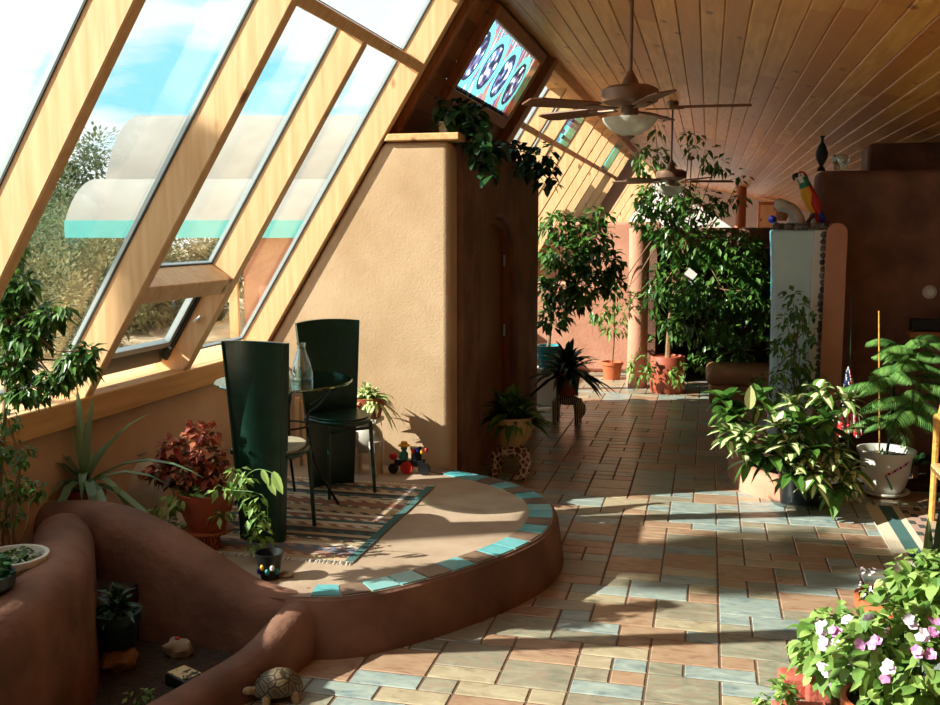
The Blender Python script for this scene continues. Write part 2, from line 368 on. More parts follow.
# sill beam
for y0, y1 in ((-2.6, 6.28), (9.45, 20.0)):
    trim(MB().prism([(-3.48, .93), (-2.99, .90), (-2.965, 1.035), (-3.40, 1.05)], y0, y1, lambda u, v_, a: V((u, a, v_))), 'pine')
    trim(MB().prism([(-1.72, 3.36), (-1.47, 3.36), (-1.43, 3.45), (-1.60, 3.60)], y0, y1, lambda u, v_, a: V((u, a, v_))), 'pine')
wn = [0]
def window(s0, s1, y0, y1, parent=None, off=.185):
    wn[0] += 1; root = bpy.data.objects.new('window_%d' % wn[0], None); COL.objects.link(root); root['kind'] = 'structure'
    root.location = G(s0, (y0 + y1) / 2, off)
    f = MB(); a = .006
    for (p, q, r_, t_) in ((s0, s0 + a, y0, y1), (s1 - a, s1, y0, y1), (s0 + a, s1 - a, y0, y0 + a), (s0 + a, s1 - a, y1 - a, y1)): slope_bar(f, p, q, r_, t_, off - .014, off + .006)
    f.build('window_frame', 'alu', root, smooth=False)
    f = MB(); b = .007
    for (p, q, r_, t_) in ((s0, s0 + b, y0, y1), (s1 - b, s1, y0, y1), (s0 + b, s1 - b, y0, y0 + b), (s0 + b, s1 - b, y1 - b, y1)): slope_bar(f, p, q, r_, t_, off - .023, off - .014)
    f.build('gasket', 'gasket', root, smooth=False)
    slope_bar(MB(), s0 + .004, s1 - .004, y0 + .004, y1 - .004, off - .006, off).build('pane', 'glass', root, smooth=False)
    return root
gy = RY
for k in range(5):
    window(S0 + .02, S1, gy[k] + .065, gy[k + 1])
window(S0 + .02, S1, 3.225, 4.20)
window(sZ(1.575), PZ0, 4.265, 5.15); window(S0 + .02, PZ0, 5.215, 6.20); window(PZ1, S1, 4.265, 6.20)
for a, b in zip(FY[:-1], FY[1:]): window(S0 + .02, S1, a + .065, b)
# hopper vent with its own sash, a dark slot below it
wn[0] += 1; root = bpy.data.objects.new('window_%d' % wn[0], None); COL.objects.link(root); root['kind'] = 'structure'; root.location = G(sZ(1.12), 4.7, .15)
f = MB(); h0, h1, q0, q1, fw_ = sZ(1.105), sZ(1.488), 4.27, 5.12, .036
for a, b, y0, y1 in ((h0, h0 + fw_, q0, q1), (h1 - fw_, h1, q0, q1), (h0 + fw_, h1 - fw_, q0, q0 + fw_), (h0 + fw_, h1 - fw_, q1 - fw_, q1)): slope_bar(f, a, b, y0, y1, .14, .175)
f.build('window_frame', 'alu', root, smooth=False); slope_bar(MB(), h0 + .03, h1 - .03, q0 + .03, q1 - .03, .152, .158).build('pane', 'glass', root, smooth=False)
f = MB(); p = G(sZ(1.29), 5.148, .08); f.tube([p, p + V((0, -.03, 0)), p + V((.04, -.03, .03))], .009, 6); f.build('latch', 'white_c', root)
slope_bar(MB(), sZ(1.0), sZ(1.095), 4.27, 5.145, .155, .185).build('screen', 'gasket', root, smooth=False)
slope_bar(MB(), sZ(1.03), h1, 5.125, 5.149, .125, .19).build('side_seal', 'gasket', root, smooth=False)

# adobe bench wall below the glass
def knee(y0, y1, nm):
    P = [(-3.5, -.45), (-3.02, -.02), (-3.02, .30), (-3.02, .55), (-3.03, .78), (-3.06, .88), (-3.14, .92), (-3.5, .93)]
    struct(MB().prism(P, y0, y1, lambda u, v_, a: V((u, a, v_))).build(nm, 'knee'))
knee(-2.6, 9.6, 'wall_front'); knee(9.6, 31, 'wall_front_far')
# bathroom block: tan wall facing the dining corner, side wall with arched door
gx = lambda z, o=0: -2.25 + (z - 2.19) / 1.6003
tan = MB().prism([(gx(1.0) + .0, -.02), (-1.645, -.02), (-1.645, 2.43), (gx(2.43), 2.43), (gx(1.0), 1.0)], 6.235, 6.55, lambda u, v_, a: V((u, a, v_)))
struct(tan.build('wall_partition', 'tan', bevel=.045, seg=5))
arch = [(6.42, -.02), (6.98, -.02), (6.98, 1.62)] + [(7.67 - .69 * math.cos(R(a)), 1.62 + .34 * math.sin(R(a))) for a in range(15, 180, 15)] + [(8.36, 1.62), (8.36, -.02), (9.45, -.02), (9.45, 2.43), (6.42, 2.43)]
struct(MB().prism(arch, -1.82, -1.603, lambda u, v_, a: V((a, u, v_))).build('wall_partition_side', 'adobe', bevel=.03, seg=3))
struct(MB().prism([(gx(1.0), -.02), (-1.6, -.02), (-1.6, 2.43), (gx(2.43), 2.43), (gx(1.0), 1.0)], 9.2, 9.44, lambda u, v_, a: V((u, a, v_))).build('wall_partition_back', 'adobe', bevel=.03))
struct(MB().box((-1.86, 7.9, 2.40), (.52, 2.8, .05)).build('ceiling_partition', 'adobe', smooth=False))
trim(MB().prism([(-2.08, 2.432), (-1.575, 2.432), (-1.575, 2.478), (-2.055, 2.478)], 6.20, 6.66, lambda u, v_, a: V((u, a, v_))), 'pine')
door = bpy.data.objects.new('door_1', None); COL.objects.link(door); door.location = (-1.75, 7.67, 0); door['kind'] = 'structure'
dp = [(7.04, 0), (7.04, 1.62)] + [(7.67 - .63 * math.cos(R(a)), 1.62 + .29 * math.sin(R(a))) for a in range(15, 180, 15)] + [(8.30, 1.62), (8.30, 0)]
MB().prism(dp, -1.76, -1.72, lambda u, v_, a: V((a, u, v_))).build('door_panel', 'dwood', door, smooth=False)
fr = MB(); op = [(6.99, 0), (6.99, 1.62)] + [(7.67 - .68 * math.cos(R(a)), 1.62 + .33 * math.sin(R(a))) for a in range(15, 180, 15)] + [(8.35, 1.62), (8.35, 0)]
for (a, b), (c, d) in zip(zip(op[:-1], op[1:]), zip(dp[:-1], dp[1:])): fr.prism([a, b, d, c], -1.78, -1.66, lambda u, v_, q: V((q, u, v_)))
fr.build('door_frame', 'dwood', door, smooth=False)
for z in (.35, 1.0, 1.6): MB().tube([(-1.70, 8.27, z - .05), (-1.70, 8.27, z + .05)], .012, 8).build('hinge', 'alu', door)
MB().ell((-1.68, 7.14, 1.0), (.035, .035, .035)).build('door_knob', 'bronze', door)
# wood panelled slope over the bathroom, in the plane of the glass
mb = MB(); s_ = S0
while s_ < S1:
    e_ = min(S1, s_ + .14)
    for a, b in ((6.285, 7.02), (7.02, 8.93), (8.93, 9.62)):
        if a == 7.02 and s_ > sZ(2.84) and s_ < sZ(3.36): continue
        slope_bar(mb, s_ + .002, e_ - .002, a, b, .05, .08, t=rnd.random())
    s_ = e_
struct(mb.build('wall_panelling', 'panel', smooth=False))
slope_bar(MB(), S0, sZ(2.86), 6.285, 9.62, .081, .16).add([], []).build('wall_outer', 'panel', smooth=False)['kind'] = 'structure'
slope_bar(slope_bar(MB(), sZ(2.86), S1, 6.285, 7.02, .081, .16), sZ(2.86), S1, 8.93, 9.62, .081, .16).build('wall_outer_upper', 'panel', smooth=False)['kind'] = 'structure'
for a, b, y0, y1, o in ((sZ(2.79), sZ(2.87), 6.95, 9.0, -.02), (sZ(3.35), sZ(3.43), 6.95, 9.0, -.02), (sZ(2.87), sZ(3.35), 6.93, 7.02, -.02), (sZ(2.87), sZ(3.35), 8.93, 9.02, -.02), (sZ(2.3), S1, 9.28, 9.45, -.04), (sZ(2.3), S1, 6.42, 6.50, 0)):
    trim(slope_bar(MB(), a, b, y0, y1, o, .05), 'panel')
# stained glass panel of four ovals
sg = {}
def stain(name, c):
    m = bpy.data.materials.new(name); m.use_nodes = True; N = m.node_tree.nodes; L = m.node_tree.links; N.remove(N['Principled BSDF'])
    t = N.new('ShaderNodeBsdfTransparent'); t.inputs[0].default_value = c; d = N.new('ShaderNodeBsdfTranslucent'); d.inputs[0].default_value = c
    ms = N.new('ShaderNodeMixShader'); ms.inputs[0].default_value = .3; L.new(t.outputs[0], ms.inputs[1]); L.new(d.outputs[0], ms.inputs[2]); L.new(ms.outputs[0], N['Material Output'].inputs[0]); return m
SG = [stain('stain_turquoise', (.16, .62, .66, 1)), stain('stain_purple', (.16, .12, .26, 1)), stain('stain_pale', (.85, .9, .92, 1)), stain('stain_dark', (.03, .04, .07, 1)), stain('stain_rust', (.42, .22, .18, 1)), stain('stain_blue', (.12, .30, .55, 1))]
wn[0] += 1; root = bpy.data.objects.new('window_%d' % wn[0], None); COL.objects.link(root); root['kind'] = 'structure'; root.location = G(sZ(2.87), 7.97, .03)
def oval(cy, cs, ry, rs, off, n=28, rot=0):
    return [G(cs + rs * math.sin(a) * math.cos(rot) + ry * math.cos(a) * math.sin(rot), cy + ry * math.cos(a) * math.cos(rot) - rs * math.sin(a) * math.sin(rot), off) for a in [2 * math.pi * k / n for k in range(n)]]
s0, s1 = sZ(2.87), sZ(3.35); f = MB(); r_ = random.Random(5)
cen = [7.25, 7.74, 8.23, 8.70]; sc_ = (s0 + s1) / 2
NYg, NSg = 200, 54; W_ = 1.91 / NYg; H_ = (s1 - s0) / NSg
cells = [MB() for _ in range(5)]
for k in range(NYg):
    for q in range(NSg):
        a = 7.02 + W_ * k; b = s0 + H_ * q; am, bm_ = a + W_ / 2, b + H_ / 2; which = 0; ci = None
        for n_, c in enumerate(cen):
            u, v_ = (am - c) / .235, (bm_ - sc_) / .272; rr_ = math.hypot(u, v_)
            if rr_ < 1: which = n_ + 1; nn_ = noise.noise(V((am * 14, bm_ * 14, n_ * 5.0))); ci = 0 if rr_ > .74 else (3 if rr_ > .62 else (2 if nn_ > .22 else (5 if nn_ > .08 else (3 if nn_ < -.12 else 1)))); break
        if ci is None: w1 = noise.noise(V((am * 22 + bm_ * 9, bm_ * 3, 7.0))); ci = 4 if w1 > .12 else (1 if w1 > -.2 else (2 if w1 < -.4 else 0))
        cells[which].add([G(b, a, .04), G(b, a + W_, .04), G(b + H_, a + W_, .04), G(b + H_, a, .04)], [(0, 1, 2, 3)], ci)
cells[0].build('pane', SG, root, smooth=False)
for n_ in range(4): cells[n_ + 1].build('oval_pane', SG, root, smooth=False)
for yy in (12.35, 17.5):
    wn[0] += 1; f = MB(); s0_, s1_ = sZ(2.86), sZ(3.36); y = yy
    for q in range(10):
        b = s0_ + (s1_ - s0_) * q / 10
        for h in range(3): f.add([G(b, y + h * .2, .10), G(b, y + h * .2 + .2, .10), G(b + .055, y + h * .2 + .2, .10), G(b + .055, y + h * .2, .10)], [(0, 1, 2, 3)], r_.choice([0, 0, 5, 1, 3, 0]))
    struct(f.build('window_%d' % wn[0], SG, smooth=False))
# plaster closing slope beyond the last pane, end walls, right wall
for y in range(23, 31, 2): trim(slope_bar(MB(), S0 - .1, S1, y, y + .065, 0, .19))
struct(slope_bar(MB(), S0 - .1, S1 + .05, 19.99, 22.5, 0, .2).build('wall_slope_far', 'white', smooth=False))
struct(MB().box((.8, 30.9, 1.7), (9, .3, 4)).build('wall_far', 'white', smooth=False))
struct(MB().box((.9, -2.7, 1.7), (9.4, .3, 4)).build('wall_near', 'tan', smooth=False))
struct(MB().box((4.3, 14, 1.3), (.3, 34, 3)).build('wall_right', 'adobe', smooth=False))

# ridge: adobe wall with rounded top following a path
def ridge(path, hw, z0=-.02, n=8, closed=False, hwf=None):
    P = spline(path, n); mb = MB(); k = 11; vs = []
    for i, p in enumerate(P):
        d = P[min(i + 1, len(P) - 1)] - P[max(i - 1, 0)]; d.z = 0; d.normalize(); s_ = V((d.y, -d.x, 0)); h = hwf(i / (len(P) - 1)) if hwf else hw; r_ = min(h, p.z * .8)
        vs.append(V((p.x, p.y, z0)) - s_ * h * 1.08)
        for j in range(k):
            a = math.pi * j / (k - 1); vs.append(V((p.x, p.y, p.z - r_ + r_ * math.sin(a))) - s_ * h * math.cos(a))
        vs.append(V((p.x, p.y, z0)) + s_ * h * 1.08)
    m_ = k + 2; L_ = len(P)
    fs = [(i * m_ + j, i * m_ + j + 1, (i + 1) * m_ + j + 1, (i + 1) * m_ + j) for i in range(L_ - 1) for j in range(m_ - 1)]
    fs += [tuple(range(m_)), tuple(range((L_ - 1) * m_, L_ * m_))[::-1]]
    return mb.add(vs, fs)
# raised platform
edge = spline([(-1.75, 3.80, 0), (-1.50, 3.86, 0), (-1.28, 4.05, 0), (-1.06, 4.34, 0), (-.88, 4.66, 0), (-.775, 5.0, 0), (-.785, 5.38, 0), (-.92, 5.74, 0), (-1.24, 6.05, 0), (-1.62, 6.24, 0), (-1.70, 6.28, 0)], 8)
PH = .26
def inset(P, d):
    out = []
    for i, p in enumerate(P):
        t_ = (P[min(i + 1, len(P) - 1)] - P[max(i - 1, 0)]).normalized(); out.append(p + V((-t_.y, t_.x, 0)) * d)
    return out
plat = MB(); rings = [(edge_o, z) for edge_o, z in ((inset(edge, -.035), -.02), (inset(edge, -.02), .08), (inset(edge, -.008), .17), (inset(edge, 0), .225), (inset(edge, .012), .248), (inset(edge, .03), PH - .002))]
m_ = len(edge); vs = []
for P_, z in rings: vs += [V((p.x, p.y, z)) for p in P_]
plat.add(vs, [(i * m_ + j, i * m_ + j + 1, (i + 1) * m_ + j + 1, (i + 1) * m_ + j) for i in range(len(rings) - 1) for j in range(m_ - 1)], 0)
ins = inset(edge, .028)
poly = [V((p.x, p.y, PH)) for p in ins] + [V((-3.1, 6.285, PH)), V((-3.1, 3.80, PH))]
plat.add(poly, [tuple(range(len(poly)))], 1)
wall_ = [V((-3.1, 3.80, PH)), V((-1.75, 3.80, PH)), V((-1.75, 3.80, -.02)), V((-3.1, 3.80, -.02))]
plat.add(wall_, [(0, 1, 2, 3)], 0)
# dining floor platform with turquoise and clay coping tiles
tq = mat('coping_tile', srgb(60, 150, 160), srgb(96, 180, 184), scale=10, rough=.3, tint=srgb(120, 170, 170)); tq2 = mat('clay_tile', srgb(104, 82, 68), srgb(134, 108, 88), scale=8, rough=.5)
a1, a2 = inset(edge, .035), inset(edge, .165)
tot = [0]
for i in range(1, m_): tot.append(tot[-1] + (edge[i] - edge[i - 1]).length)
def on(P, s_):
    for i in range(1, m_):
        if tot[i] >= s_: f_ = (s_ - tot[i - 1]) / (tot[i] - tot[i - 1]); return P[i - 1].lerp(P[i], f_)
    return P[-1]
s_ = .10; r_ = random.Random(11); ci = 0; plan = [0, 1, 0, 0, 1, 0, 1, 0, 0, 1, 0, 1, 0, 0, 1, 0, 1, 0, 1, 0, 0, 1, 0, 1, 0, 1, 0, 0]
while s_ < tot[-1] - .1:
    w_ = .15; kind_ = plan[ci % len(plan)]; ci += 1; e_ = min(s_ + w_, tot[-1])
    q = [on(a1, s_ + .006), on(a1, e_ - .006), on(a2, e_ - .006), on(a2, s_ + .006)]
    plat.add([V((p.x, p.y, PH + .006)) for p in q] + [V((p.x, p.y, PH - .01)) for p in q], [(0, 1, 2, 3), (4, 5, 1, 0), (5, 6, 2, 1), (6, 7, 3, 2), (7, 4, 0, 3)], 2 if kind_ == 0 else 3, r_.random()); s_ = e_
struct(plat.build('floor_platform', ['adobe', 'concrete', tq, tq2], smooth=True, angle=30))
# planter walls and kerbs
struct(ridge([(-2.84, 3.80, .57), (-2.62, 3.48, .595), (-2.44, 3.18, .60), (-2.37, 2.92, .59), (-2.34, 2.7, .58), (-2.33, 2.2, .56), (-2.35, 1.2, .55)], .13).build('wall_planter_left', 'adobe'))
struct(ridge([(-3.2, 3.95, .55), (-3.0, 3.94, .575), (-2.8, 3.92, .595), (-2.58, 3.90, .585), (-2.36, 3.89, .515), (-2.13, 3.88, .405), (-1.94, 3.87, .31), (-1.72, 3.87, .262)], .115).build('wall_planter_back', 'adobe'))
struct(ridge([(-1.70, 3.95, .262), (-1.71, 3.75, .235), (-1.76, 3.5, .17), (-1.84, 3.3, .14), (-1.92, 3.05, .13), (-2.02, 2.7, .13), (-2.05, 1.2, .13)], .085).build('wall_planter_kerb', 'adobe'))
struct(MB().prism([(-2.9, 1.2), (-2.0, 1.2), (-2.0, 2.7), (-1.84, 3.3), (-1.76, 3.8), (-2.9, 3.8)], -.02, .015, lambda u, v_, a: V((u, v_, a))).build('floor_planter', 'soil', smooth=False))
struct(MB().box((-2.85, 2.6, .14), (.8, 2.4, .28)).build('floor_planter_bed', 'soil', smooth=False))
# right-hand planter kerb
struct(ridge([(.34, 8.15, .17), (.28, 7.7, .17), (.30, 7.35, .17), (.37, 7.12, .17), (.50, 7.0, .165), (.62, 6.95, .16)], .08).build('wall_planter_right', 'adobe2'))
struct(MB().prism([(.34, 8.2), (.30, 7.4), (.40, 7.12), (.6, 7.02), (1.0, 7.35), (2.6, 7.5), (2.6, 8.38), (.6, 8.38)], 0, .05, lambda u, v_, a: V((u, v_, a))).build('floor_planter_right', 'soil', smooth=False))
# blue curved partition with pebble border and adobe end
bl = MB(); zt = 1.86
prof = []
for k in range(13):
    z = zt * k / 12; prof.append((.465 + .04 * math.sin(math.pi * (1 - z / zt) ** .8 * .75), z))
poly = prof + [(.80, zt), (.785, 1.2), (.79, .5), (.80, 0)]
bl.prism(poly, 7.95, 8.20, lambda u, v_, a: V((u, a + .15 * (u - .5), v_)))
struct(bl.build('wall_blue', 'blue', bevel=.02, seg=2)); struct(MB().box((.83, 8.08, .93), (.10, .22, 1.86)).build('wall_blue_lit_edge', 'white', bevel=.01))  # white edge strip: sunlight along the wall's right edge put into its colour
st = MB(); r_ = random.Random(8)
for k in range(34): z = .1 + 1.72 * k / 33; st.ell((.855 + r_.uniform(-.006, .006), 7.965, z), (.020, .022, .025), t=r_.random(), n=8, k=5, rough=.4, seed=k)
for k in range(20): st.ell((.50 + .37 * k / 19, 7.99 + .06 * (k % 2), zt + .025), (.03, .04, .028), t=r_.random(), n=8, k=5, rough=.5, seed=k)
tag(st.build('pebble_border', 'stone'), 'border of grey pebbles set along the top and right edge of the blue wall', 'pebbles', kind='stuff')
struct(ridge([(.945, 7.93, 1.91), (.945, 8.2, 1.91), (.945, 8.38, 1.91)], .075).build('wall_adobe_end', 'adobe2'))
# dark partition of the room at the right
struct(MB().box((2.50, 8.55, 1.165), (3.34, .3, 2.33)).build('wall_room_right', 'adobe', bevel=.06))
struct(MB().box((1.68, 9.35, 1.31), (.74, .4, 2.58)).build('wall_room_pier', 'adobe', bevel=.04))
# roofed alcove behind the ficus
struct(MB().lathe([(.125, -.02), (.118, .3), (.115, 1.0), (.12, 1.6), (.125, 1.88)], (-.79, 11.75, 0)).build('wall_column', 'adobe2'))
struct(MB().box((1.6, 11.9, 1.77), (4.7, .3, .24)).build('wall_lintel', 'adobe', bevel=.04))
struct(MB().box((1.7, 13.6, 1.8), (4.9, 3.2, .14)).build('ceiling_alcove', 'adobe', smooth=False))
struct(MB().box((1.7, 15.0, .9), (4.9, .2, 1.8)).build('wall_alcove_back', 'adobe', smooth=False))
struct(MB().box((-.7, 13.6, .9), (.2, 3.0, 1.8)).build('wall_alcove_side', 'adobe', smooth=False))
struct(MB().box((2.5, 11.9, .85), (2.6, .2, 1.7)).build('wall_alcove_front', 'adobe', smooth=False))
# low lit wall with ledge across the far walkway
struct(MB().box((-1.9, 13.0, .59), (2.3, .3, 1.18)).build('wall_low_far', 'adobe2', bevel=.05))
struct(MB().box((-1.9, 16.2, 1.0), (2.3, .3, 2.0)).build('wall_low_farther', 'adobe2', bevel=.05))
# ================================================================ OUTSIDE
def outp(a, b, z): return V((0, 0, 0)) + RT * a + FH * b + V((0, 0, z))
sh = thing('shed', 'barrel-roofed outbuilding with turquoise fascia seen through the glass', 'shed', outp(-3.5, 17, -.5))
A0 = -6.55; Wd = 7.5
def vault(name, prof, a1, zb):
    o = MB(); n = len(prof); L_ = [outp(a, b, z) for a, b, z in prof]; R_ = [outp(a1, b, z) for a, b, z in prof]
    back = [outp(prof[-1][0], prof[-1][1], zb), outp(a1, prof[-1][1], zb), outp(prof[0][0], prof[0][1], zb), outp(a1, prof[0][1], zb)]
    o.add(L_ + R_ + back, [(k, k + 1, n + k + 1, n + k) for k in range(n - 1)] + [tuple(range(n)) + (2 * n, 2 * n + 2), (n - 1, 2 * n - 1, 2 * n + 1, 2 * n), (2 * n + 2, 2 * n, 2 * n + 1, 2 * n + 3)] + [tuple(range(n, 2 * n)) + (2 * n + 1, 2 * n + 3)])
    o.build(name, 'roof', sh, angle=50)
vault('lower_roof', [(-6.55 + .14 * k / 8, 16 + 1.15 * (1 - math.cos(R(25 + 65 * k / 8))) / .9 - .12, 2.02 + .72 * (math.sin(R(25 + 65 * k / 8)) - .4226) / .5774) for k in range(9)] + [(-6.3, 20.0, 2.74)], A0 + Wd, 1.98)
vault('upper_roof', [(-6.32 + .25 * k / 10, 17.2 + 1.5 * (1 - math.cos(R(12 + 78 * k / 10))), 2.72 + 1.26 * (math.sin(R(12 + 78 * k / 10)) - .2) / .8) for k in range(11)] + [(-6.0, 19.9, 3.6), (-6.0, 20.0, 2.75)], A0 + Wd, 2.72)
o = MB(); o.add([outp(A0, 15.95, 1.74), outp(A0 + Wd, 15.95, 1.74), outp(A0 + Wd, 15.95, 2.02), outp(A0, 15.95, 2.02), outp(A0, 16.08, 1.74), outp(A0 + Wd, 16.08, 1.74), outp(A0 + Wd, 16.08, 2.02), outp(A0, 16.08, 2.02)],
    [(0, 1, 2, 3), (4, 7, 6, 5), (0, 4, 5, 1), (3, 2, 6, 7), (0, 3, 7, 4), (1, 5, 6, 2)]); o.build('fascia', 'turq', sh, smooth=False)
rz_ = math.atan2(RT.y, RT.x)
MB().box(outp(-2.4, 17.2, .65), (2.7, 2.0, 2.3), rz_).build('wall', 'adobe2', sh, smooth=False, bevel=.05)
for a in (-3.9, .6): MB().box(outp(a, 16.2, .62), (.14, .14, 2.25), rz_).build('post', 'pinex', sh, smooth=False)
OL = [mat('juniper_leaf', srgb(84, 102, 74), rough=.9, tint=srgb(136, 148, 108), trans=.3), mat('brush_leaf', srgb(112, 114, 78), rough=.9, tint=srgb(156, 150, 108), trans=.3)]
def tree(name, px, py_top, D, wid, lab, kind_, seed, cat='tree', grp=None, ncl=26, group='trees beyond the glass'):
    r_ = random.Random(seed); b0 = EYE + ray(px, 300) * D; base = V((b0.x, b0.y, -.5))
    zt_ = (EYE + ray(px, py_top) * D).z
    H_ = zt_ - base.z; t_ = thing(name, lab, cat, base, group)
    tr = MB(); tr.tube([base + V((0, 0, -.3)), base + V((.1, 0, H_ * .4)), base + V((0, .1, H_ * .9))], [H_ * .035, H_ * .025, .02], 7); tr.build('trunk', 'bark', t_)
    f_ = MB()
    for c in range(ncl):
        u = (c + .5) / ncl; z = H_ * (.12 + .86 * u); rad = wid * (math.sin(math.pi * min(1, .22 + .78 * (1 - u))) * .9 + .08); a = r_.uniform(0, 6.28); q = r_.uniform(.2, 1) * rad
        cc = base + V((q * math.cos(a), q * math.sin(a), z)); cr = wid * .42
        for k in range(190):
            d = V((r_.gauss(0, 1), r_.gauss(0, 1), r_.gauss(0, .8))).normalized(); p = cc + d * cr * r_.uniform(.3, 1)
            f_.leaf(p, d + V((0, 0, r_.uniform(-.3, .5))), wid * .10, wid * .05, mi=0, t=r_.random(), droop=.1)
    f_.build('foliage', OL[kind_], t_, smooth=False)
specs = [('juniper_tree', 100, 142, 26, 1.6, 'tall dark evergreen rising left of the outbuilding roof', 0), ('juniper_tree', 65, 175, 24, 1.5, 'dark evergreen just left of the tallest outdoor tree', 0), ('juniper_tree', 25, 205, 28, 2.2, 'wide evergreen at the left end of the outdoor trees', 0),
         ('juniper_tree', 60, 225, 19, 1.3, 'grey-green evergreen in front of the outdoor tree row', 0), ('desert_bush', 110, 242, 22, 1.7, 'tan brush below the left end of the turquoise fascia', 1), ('desert_bush', 160, 240, 24, 1.8, 'dry brush visible under the middle of the turquoise fascia', 1),
         ('desert_bush', 205, 238, 25, 1.8, 'dry olive brush under the fascia beside the outbuilding wall', 1), ('desert_bush', 90, 268, 16, 1.1, 'low olive bush in front of the tan brush outside', 1), ('desert_bush', 20, 262, 18, 1.3, 'low olive bush behind the leftmost indoor shrub', 1),
         ('juniper_tree', 135, 262, 30, 2.0, 'distant evergreen seen beneath the turquoise fascia', 0)]
for i, s_ in enumerate(specs): tree(s_[0], s_[1], s_[2], s_[3], s_[4], s_[5], s_[6], 40 + i, cat='tree' if 'tree' in s_[0] else 'bush', group='trees beyond the glass' if 'tree' in s_[0] else 'bushes beyond the glass')

# ================================================================ FURNITURE
# patterned rug on the platform
def rug(name, x0, x1, y0, y1, z, cols, label, seed, along='x', nst=30, border=None):
    r_ = random.Random(seed); mb = MB(); nx, ny = 46, nst * 2; idx = []
    st = [r_.choice([0, 0, 4, 4, 3, 1, 2, 0, 6, 0, 3]) for _ in range(nst)]
    for j in range(ny):
        for i in range(nx):
            xa, xb = x0 + (x1 - x0) * i / nx, x0 + (x1 - x0) * (i + 1) / nx; ya, yb = y0 + (y1 - y0) * j / ny, y0 + (y1 - y0) * (j + 1) / ny
            k = j // 2; c = st[k]
            if k % 3 == 1 and ((i + (j % 2)) % 4 < 2): c = (st[k] + 2) % len(cols)
            if k % 5 == 2 and (i // 3 + j) % 3 == 0: c = (st[k] + 1) % len(cols)
            if border is not None and (i < 2 or i >= nx - 2): c = border
            mb.add([(xa, ya, z), (xb, ya, z), (xb, yb, z), (xa, yb, z)], [(0, 1, 2, 3)], c)
    mb.add([(x0, y0, z - .004), (x1, y0, z - .004), (x1, y1, z - .004), (x0, y1, z - .004), (x0, y0, z), (x1, y0, z), (x1, y1, z), (x0, y1, z)], [(0, 1, 5, 4), (1, 2, 6, 5), (2, 3, 7, 6), (3, 0, 4, 7)], 0)
    return mb
RC = [mat('rug_%s' % n_, c, rough=1, bump=.3, bscale=120) for n_, c in (('cream', srgb(206, 192, 168)), ('teal', srgb(62, 98, 96)), ('rust', srgb(146, 102, 84)), ('slate', srgb(104, 108, 120)), ('sand', srgb(176, 150, 118)), ('rose', srgb(168, 134, 118)), ('dark', srgb(58, 62, 60)))]
o = rug('rug', -2.68, -1.62, 4.30, 5.74, PH + .008, RC, '', 21, nst=36, border=1); r1 = o.build('rug', RC, smooth=False); tag(r1, 'striped multicolour rug under the table and green chairs', 'rug')
r_ = random.Random(2)
for yy, sg_ in ((4.30, -1), (5.74, 1)):
    fr = MB()
    for k in range(100): x = -2.67 + 1.04 * k / 99; fr.tube([(x, yy, PH + .007), (x + r_.uniform(-.01, .01), yy + sg_ * .035, PH + .005)], .003, 4)
    fr.build('fringe', 'cwhite', r1)
o = MB(); zr = .008; nx, ny = 40, 60
for j in range(ny):
    for i in range(nx):
        x = i / nx; y = j / ny
        X_ = 1.08 + 1.7 * x; Y_ = 4.5 + 2.42 * y; c = 0
        if i < 2: c = 0
        elif i < 4: c = 1
        elif i < 5: c = 0
        elif i < 8: c = 5 if (j // 2 + i) % 3 else 6
        elif i == 8: c = 4
        elif j < 3 or j > ny - 4: c = 1 if j % 2 else 4
        else: c = [5, 2, 3, 1, 4, 2, 3][((i - 9) // 3 + (j // 4) * 2 + (1 if (i + j) % 5 == 0 else 0)) % 7]
        dx = 1.7 / nx; dy = 2.42 / ny; o.add([(X_, Y_, zr), (X_ + dx, Y_, zr), (X_ + dx, Y_ + dy, zr), (X_, Y_ + dy, zr)], [(0, 1, 2, 3)], c)
o.add([(1.08, 4.5, .001), (2.78, 4.5, .001), (2.78, 6.92, .001), (1.08, 6.92, .001), (1.08, 4.5, zr), (2.78, 4.5, zr), (2.78, 6.92, zr), (1.08, 6.92, zr)], [(0, 1, 5, 4), (1, 2, 6, 5), (2, 3, 7, 6), (3, 0, 4, 7)], 0)
r2 = tag(o.build('rug', RC, smooth=False), 'patterned rug with cream and teal border at the right, near the white pot', 'rug')
fr = MB()
for k in range(70): x = 1.10 + 1.66 * k / 69; fr.tube([(x, 6.92, .008), (x + r_.uniform(-.02, .02), 6.97, .006)], .004, 4)
fr.build('fringe', 'cwhite', r2)
